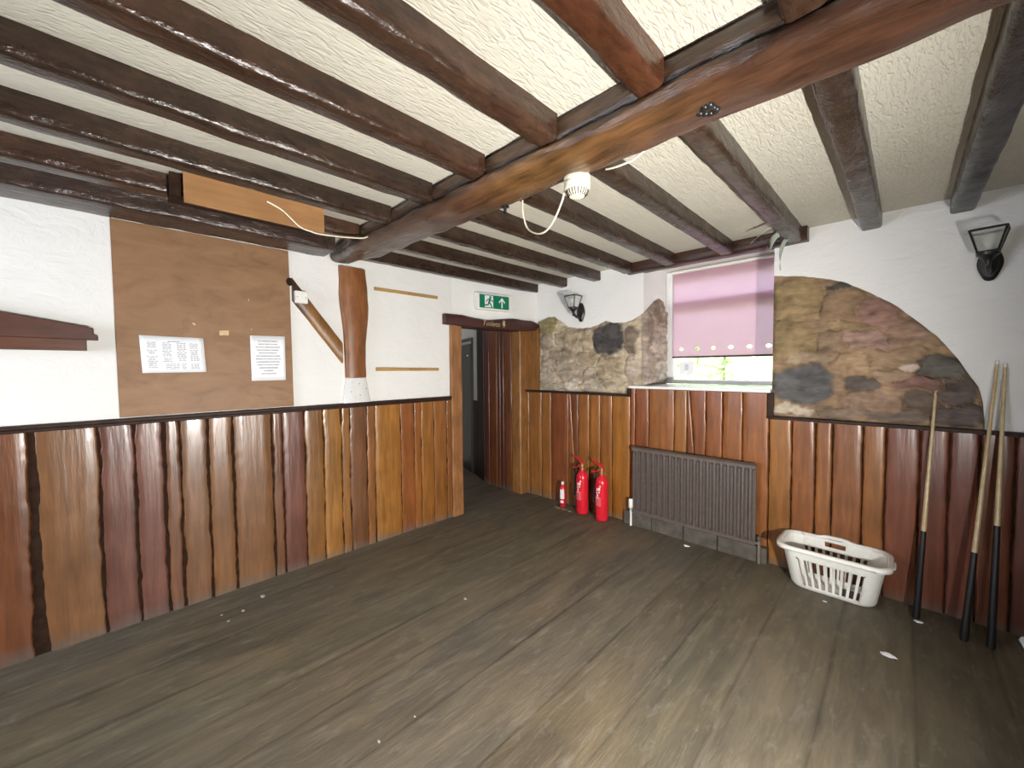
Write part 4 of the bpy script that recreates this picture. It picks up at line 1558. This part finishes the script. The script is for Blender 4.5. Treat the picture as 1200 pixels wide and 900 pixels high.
def big_ext(loc, label):
    x, y, z = loc
    t = thing('fire_extinguisher', label, 'fire extinguisher', loc, 'fire extinguishers by the radiator')
    mb = MB().lathe(loc, [(0.001, 0.006), (0.046, 0.004), (0.055, 0.010), (0.0585, 0.022), (0.0585, 0.345), (0.056, 0.370), (0.047, 0.394), (0.033, 0.412), (0.022, 0.420), (0.020, 0.436)], 28)
    mb.build('cylinder', M['red_paint'], t, smooth=45)
    mb = MB().lathe((x, y, z), [(0.019, 0.434), (0.024, 0.438), (0.024, 0.456), (0.017, 0.462), (0.017, 0.490), (0.010, 0.496), (0.001, 0.498)], 14)
    mb.tube([(x - .01, y, z + .470), (x - .045, y + .01, z + .466)], 0.011, 8)
    mb.build('valve', M['brass'], t)
    mb = MB()
    mb.prism([(0.02, 0.462), (-0.03, 0.456), (-0.108, 0.428), (-0.110, 0.436), (-0.035, 0.470), (0.02, 0.474)], 0.022, lambda u, v, w: Vector((x + u, y - .011 + w, z + v)))
    mb.build('carry_handle', M['red_paint'], t, smooth=0, bevel=0.003)
    mb = MB()
    mb.prism([(0.022, 0.490), (0.0, 0.500), (-0.045, 0.520), (-0.100, 0.548), (-0.096, 0.556), (-0.04, 0.532), (0.012, 0.510), (0.024, 0.500)], 0.022, lambda u, v, w: Vector((x + u, y - .011 + w, z + v)))
    mb.build('squeeze_lever', M['red_paint'], t, smooth=0, bevel=0.003)
    mb = MB()
    mb.tube(bez([(x - .04, y + .01, z + .466), (x - .075, y + .02, z + .455), (x - .088, y + .02, z + .42)]), 0.010, 10)
    hr = mb.build('hose', M['black_rubber'], t)
    mb = MB()
    mb.tube([(x - .088, y + .02, z + .425), (x - .089, y + .02, z + .33), (x - .089, y + .02, z + .20), (x - .089, y + .02, z + .16)], [0.012, 0.014, 0.024, 0.028], 14)
    mb.build('horn', M['black_rubber'], t)
    af = math.radians(-78)          # towards the room
    mb = MB()
    arc_patch(mb, loc, 0.0590, af - 0.85, af + 0.20, 0.145, 0.225)
    lb = mb.build('label', plain('red_label_print', (0.66, 0.10, 0.12), 0.45, var=0.5, sc=140), t)
    mb = MB()
    for a0, a1, z0, z1 in ((-0.55, -0.30, .285, .312), (-0.22, 0.10, .292, .318), (-0.60, -0.36, .262, .276), (-0.45, -0.25, .236, .258), (-0.15, 0.02, .268, .284), (-0.7, -0.1, .222, .228), (0.0, 0.2, .325, .337)):
        arc_patch(mb, loc, 0.0594, af + a0, af + a1, z0, z1, 5)
    mb.build('label_marks', M['white_paint'], t)
    return t


e1 = big_ext((-2.185, 3.155, 0.0), 'red extinguisher with levers, middle of the three standing by panelling')
e2 = copy_tree(e1)
e2.location = (-1.955, 3.135, 0.0)
e2['label'] = 'red extinguisher with levers and dark horn, nearest the radiator of the three'
sm = thing('fire_extinguisher', 'smallest red extinguisher with a white label, leftmost of the three', 'fire extinguisher', (-2.44, 3.175, 0), 'fire extinguishers by the radiator')
c0 = (-2.44, 3.175, 0.0)
mb = MB().lathe(c0, [(0.001, 0.004), (0.024, 0.002), (0.030, 0.010), (0.030, 0.190), (0.027, 0.210), (0.016, 0.224), (0.011, 0.228)], 20)
mb.build('cylinder', M['red_paint'], sm, smooth=45)
mb = MB().lathe(c0, [(0.012, 0.226), (0.014, 0.232), (0.014, 0.250), (0.009, 0.258), (0.001, 0.260)], 12)
mb.build('valve', M['white_plastic'], sm)
mb = MB()
mb.prism([(0.0, 0.244), (-0.012, 0.254), (-0.030, 0.236), (-0.026, 0.230)], 0.012, lambda u, v, w: Vector((c0[0] + u, c0[1] - .006 + w, v)))
mb.build('squeeze_lever', M['red_paint'], sm, smooth=0)
mb = MB()
arc_patch(mb, c0, 0.0304, math.radians(-118), math.radians(-22), 0.085, 0.185)
arc_patch(mb, c0, 0.0304, math.radians(-110), math.radians(-35), 0.045, 0.07)
mb.build('label', M['white_paint'], sm)
# bits of broken skirting below the extinguishers
mb = MB()
mb.tint = (0.30, 0.20, 0.11)
for k in range(3):
    u = -2.5 + k * 0.07
    mb.prism([(u, 3.105 + .01 * k), (u + .06, 3.09), (u + .075, 3.112), (u + .01, 3.125)], 0.006, lambda a, b, w: Vector((a, b, 0.0015 + w)))
tag(mb.build('wood_splinter', M['pale_timber'], origin=(-2.44, 3.1, 0), smooth=0), 'pale splintered wood on the floor before the smallest extinguisher', 'debris', 'splinters on the floor')

# ------------------------------------------------------------------ laundry basket
BX, BY = -0.283, 3.098
bk = thing('laundry_basket', 'white plastic slatted laundry basket on the floor right of the radiator', 'laundry basket', (BX, BY, 0))


def bpt(s, z, off=0.0):
    """s: perimeter key (side, fraction); rounded rectangle that grows with height"""
    t = min(1.0, z / 0.285)
    L, D = 0.204 + 0.042 * t, 0.100 + 0.044 * t
    R = 0.075
    cy = BY + 0.036 * (1 - t)
    side, f = s
    L += off
    D += off
    if side == 'F':
        x, y = f * (L - R) / 0.19, -D
    elif side == 'R':
        a = -PI / 2 + f * PI / 2
        x, y = (L - R) + R * math.cos(a), -(D - R) + R * math.sin(a)
    elif side == 'E':
        x, y = L, f * (D - R)
    elif side == 'Q':
        a = f * PI / 2
        x, y = (L - R) + R * math.cos(a), (D - R) + R * math.sin(a)
    elif side == 'B':
        x, y = -f * (L - R) / 0.19, D
    elif side == 'S':
        a = PI / 2 + f * PI / 2
        x, y = -(L - R) + R * math.cos(a), (D - R) + R * math.sin(a)
    elif side == 'W':
        x, y = -L, -f * (D - R)
    else:
        a = PI + f * PI / 2
        x, y = -(L - R) + R * math.cos(a), -(D - R) + R * math.sin(a)
    return Vector((BX + x, cy + y, z))


cs = [(k - 4) * 0.0455 for k in range(9)]
brk = sorted([c - 0.0140 for c in cs] + [c + 0.0140 for c in cs])
keys, slot = [], []
for f in brk:
    keys.append(('F', f))
for f in (0.0, 0.2, 0.4, 0.6, 0.8, 1.0):
    keys.append(('R', f))
for f in (-0.5, 0.5):
    keys.append(('E', f))
for f in (0.0, 0.2, 0.4, 0.6, 0.8, 1.0):
    keys.append(('Q', f))
for f in brk:
    keys.append(('B', f))
for f in (0.0, 0.2, 0.4, 0.6, 0.8, 1.0):
    keys.append(('S', f))
for f in (-0.5, 0.5):
    keys.append(('W', f))
for f in (0.0, 0.2, 0.4, 0.6, 0.8, 1.0):
    keys.append(('T', f))
nk = len(keys)
zl = [0.0, 0.006, 0.02, 0.036, 0.210, 0.225, 0.235, 0.265, 0.285]
mb = MB()
idx = [[mb.add(bpt(k, z, -0.018 if j == 0 else (-0.006 if j == 1 else 0))) for k in keys] for j, z in enumerate(zl)]
for j in range(len(zl) - 1):
    for i in range(nk):
        i2 = (i + 1) % nk
        ka, kb_ = keys[i], keys[i2]
        if j == 3 and ka[0] == kb_[0] and ka[0] in 'FB':
            fi = brk.index(ka[1])
            if fi % 2 == 0:
                continue
        if j == 6 and ka[0] == kb_[0] == 'B' and abs((ka[1] + kb_[1]) / 2) < 0.062:
            continue
        mb.face(idx[j][i], idx[j][i2], idx[j + 1][i2], idx[j + 1][i])
mb.face(*reversed(idx[0]))
mb.build('tub', M['white_plastic'], bk, smooth=40, solid=0.0035)
mb = MB()
rl = [(0.272, 0.004), (0.286, 0.003), (0.292, 0.010), (0.291, 0.022), (0.282, 0.027), (0.266, 0.026)]
hump = lambda k: 0.014 * max(0, 1 - (abs(k[1]) / 0.085) ** 4) if k[0] == 'B' else 0
idx = [[mb.add(bpt(k, 0.285, off) + Vector((0, 0, z - 0.285 + hump(k)))) for k in keys] for z, off in rl]
for j in range(len(rl) - 1):
    for i in range(nk):
        mb.face(idx[j][i], idx[j][(i + 1) % nk], idx[j + 1][(i + 1) % nk], idx[j + 1][i])
mb.build('rim', M['white_plastic'], bk, smooth=60, solid=0.003)
for sgn in (-1, 1):
    mb = MB()
    xx = BX + sgn * 0.264
    mb.tube(bez([(xx, BY - 0.055, 0.268), (xx + sgn * 0.012, BY - 0.045, 0.270), (xx + sgn * 0.014, BY, 0.272), (xx + sgn * 0.012, BY + 0.045, 0.270), (xx, BY + 0.055, 0.268)]), 0.007, 8)
    mb.build('handle', M['white_plastic'], bk)

# ------------------------------------------------------------------ cues leaning on the far wall
def cue(tip, base, split, label):
    tip, base = Vector(tip), Vector(base)
    t = thing('pool_cue', label, 'cue', base, 'cues leaning on the far wall')
    m = base + (tip - base) * split
    m2 = base + (tip - base) * 0.985
    mb = MB().tube([m, m + (m2 - m) * 0.5, m2], [0.0115, 0.0085, 0.0062], 12)
    mb.build('shaft', M['cue_wood'], t)
    mb = MB().tube([m2, tip], [0.0062, 0.0058], 10)
    mb.build('tip', M['white_plastic'], t)
    mb = MB().tube([base + Vector((0, 0, 0.002)), base + (tip - base) * 0.01, m], [0.013, 0.0165, 0.0118], 12)
    mb.build('butt', M['cue_butt'], t)
    return t


cue((0.141, YF - 0.012, 1.332), (0.085, 3.105, 0.0), 0.365, 'cue leaning alone in front of the dark stone, leftmost of the three cues')
cue((0.357, YF - 0.012, 1.442), (0.255, 3.02, 0.0), 0.31, 'cue leaning where stone meets white wall, longer-looking of the right pair')
cue((0.383, YF - 0.012, 1.425), (0.345, 3.03, 0.0), 0.42, 'cue nearest the right picture edge, its tip on the white wall')

# ------------------------------------------------------------------ scraps on the floor
def scrap(x, y, r, label, seed, grp='paper scraps on the floor', flat=0.3, mat='paper'):
    mb = MB()
    bm = bmesh.new()
    bmesh.ops.create_icosphere(bm, subdivisions=2, radius=1)
    vs = []
    for v in bm.verts:
        d = 1 + 0.55 * nz(v.co.x * 2, v.co.y * 2, v.co.z * 2, seed)
        p = v.co * d * r
        vs.append(mb.add((x + p.x * 1.25, y + p.y * 0.8, max(0.0005, r * flat * 0.9 + p.z * flat))))
    for f in bm.faces:
        mb.face(*[vs[v.index] for v in f.verts])
    bm.free()
    o = mb.build('paper_scrap', M[mat], origin=(x, y, 0), smooth=0)
    return tag(o, label, 'paper scrap', grp)


scrap(0.515, 3.13, 0.055, 'crumpled white paper on the dark floor at the right picture edge', 1, flat=0.75)
scrap(-0.017, 2.607, 0.022, 'white scrap on the open floor in front of the basket', 2)
scrap(0.095, 3.07, 0.015, 'small white scrap at the foot of the leftmost cue', 3)
scrap(-0.299, 2.955, 0.009, 'tiny white speck on the floor just before the basket', 4)
scrap(-1.179, 3.13, 0.018, 'white flake on the floor under the radiator', 5)
for k, (x, y, r_) in enumerate(((-2.82, 0.596, 0.015), (-2.732, 0.476, 0.010), (-2.773, 0.379, 0.008), (-2.678, 0.396, 0.009), (-1.882, 1.465, 0.010), (-1.386, 0.656, 0.006), (-1.382, 0.809, 0.005))):
    lab = ('largest of the pale flakes on floor near the left panelling', 'pale flake in a small cluster on floor near the left panelling', 'pale flake in a small cluster on floor near the left panelling', 'pale flake in a small cluster on floor near the left panelling',
           'single white speck on the middle of the bare floor', 'pale speck on the near open floorboards', 'pale speck on the near open floorboards')[k]
    scrap(x, y, r_, lab, 10 + k, 'pale flakes on the floor' if k < 4 else 'white specks on the floorboards', 0.25, 'pale_grit')

# ------------------------------------------------------------------ light
w = bpy.data.worlds.new('daylight')
SC.world = w
w.use_nodes = True
wn = w.node_tree
bg = wn.nodes['Background']
sky = wn.nodes.new('ShaderNodeTexSky')
sky.sky_type = 'HOSEK_WILKIE'
sky.turbidity = 6
sky.ground_albedo = 0.4
mxw = wn.nodes.new('ShaderNodeMix')
mxw.data_type = 'RGBA'
mxw.inputs[0].default_value = 0.8
mxw.inputs[7].default_value = (0.86, 0.93, 1.05, 1)
wn.links.new(sky.outputs[0], mxw.inputs[6])
wn.links.new(mxw.outputs[2], bg.inputs[0])
bg.inputs[1].default_value = 19.0


def lamp(name, kind, loc, energy, color, target=None, **kw):
    l = bpy.data.lights.new(name, kind)
    l.energy = energy
    l.color = color
    for k, v in kw.items():
        setattr(l, k, v)
    o = bpy.data.objects.new(name, l)
    COL.objects.link(o)
    o.location = loc
    if target:
        o.rotation_euler = (Vector(target) - Vector(loc)).to_track_quat('-Z', 'Y').to_euler()
    return o


# hand lamp that lit the photograph, held low to the right of the camera
lamp('flash_lamp', 'SPOT', (0.60, 0.72, 0.90), 600, (1.0, 0.975, 0.925), (-2.6, 1.75, 1.15), spot_size=math.radians(150.5), spot_blend=1.0, shadow_soft_size=0.025)
# soft fill light added at an invented opening behind the camera
lamp('back_fill', 'AREA', (-2.0, -2.2, 1.5), 9, (0.88, 0.94, 1.0), (-1.6, 1.0, 1.1), shape='RECTANGLE', size=1.38, size_y=1.08)
# weak light added under the passage ceiling, no source in view
lamp('passage_fill', 'AREA', (-4.3, 2.6, 2.1), 1.6, (0.92, 0.96, 1.0), (-4.3, 2.9, 0), shape='RECTANGLE', size=0.4, size_y=0.4)

# ------------------------------------------------------------------ camera
cam = bpy.data.cameras.new('camera')
co = bpy.data.objects.new('camera', cam)
COL.objects.link(co)
cam.sensor_fit = 'HORIZONTAL'
cam.sensor_width = 36.0
cam.lens = 459.457 / 1200 * 36.0
cam.clip_start = 0.02
R_ = Matrix(((0.70875, -0.02228, 0.70505 * 1), (0.70541, 0.03410, -0.70823), (-0.00837, 0.99917, 0.03971)))
yaw, pit, rol = math.radians(44.85785), math.radians(-2.27562), math.radians(-0.479949)
f_ = Vector((-math.sin(yaw) * math.cos(pit), math.cos(yaw) * math.cos(pit), math.sin(pit)))
r_ = Vector((math.cos(yaw), math.sin(yaw), 0))
u_ = r_.cross(f_)
r2 = r_ * math.cos(rol) + u_ * math.sin(rol)
u2 = -r_ * math.sin(rol) + u_ * math.cos(rol)
co.matrix_world = Matrix(((r2.x, u2.x, -f_.x, 0), (r2.y, u2.y, -f_.y, 0), (r2.z, u2.z, -f_.z, 1.42), (0, 0, 0, 1)))
SC.camera = co

SC.view_settings.view_transform = 'Standard'
SC.view_settings.look = 'None'
SC.view_settings.gamma = 1.0
SC.view_settings.use_curve_mapping = False
SC.view_settings.exposure = -0.2
SC.cycles.use_denoising = True
SC.cycles.max_bounces = 8
SC.cycles.diffuse_bounces = 5
SC.cycles.sample_clamp_indirect = 6.0

for o in bpy.data.objects:          # build-time helper only
    if 'base' in o:
        del o['base']
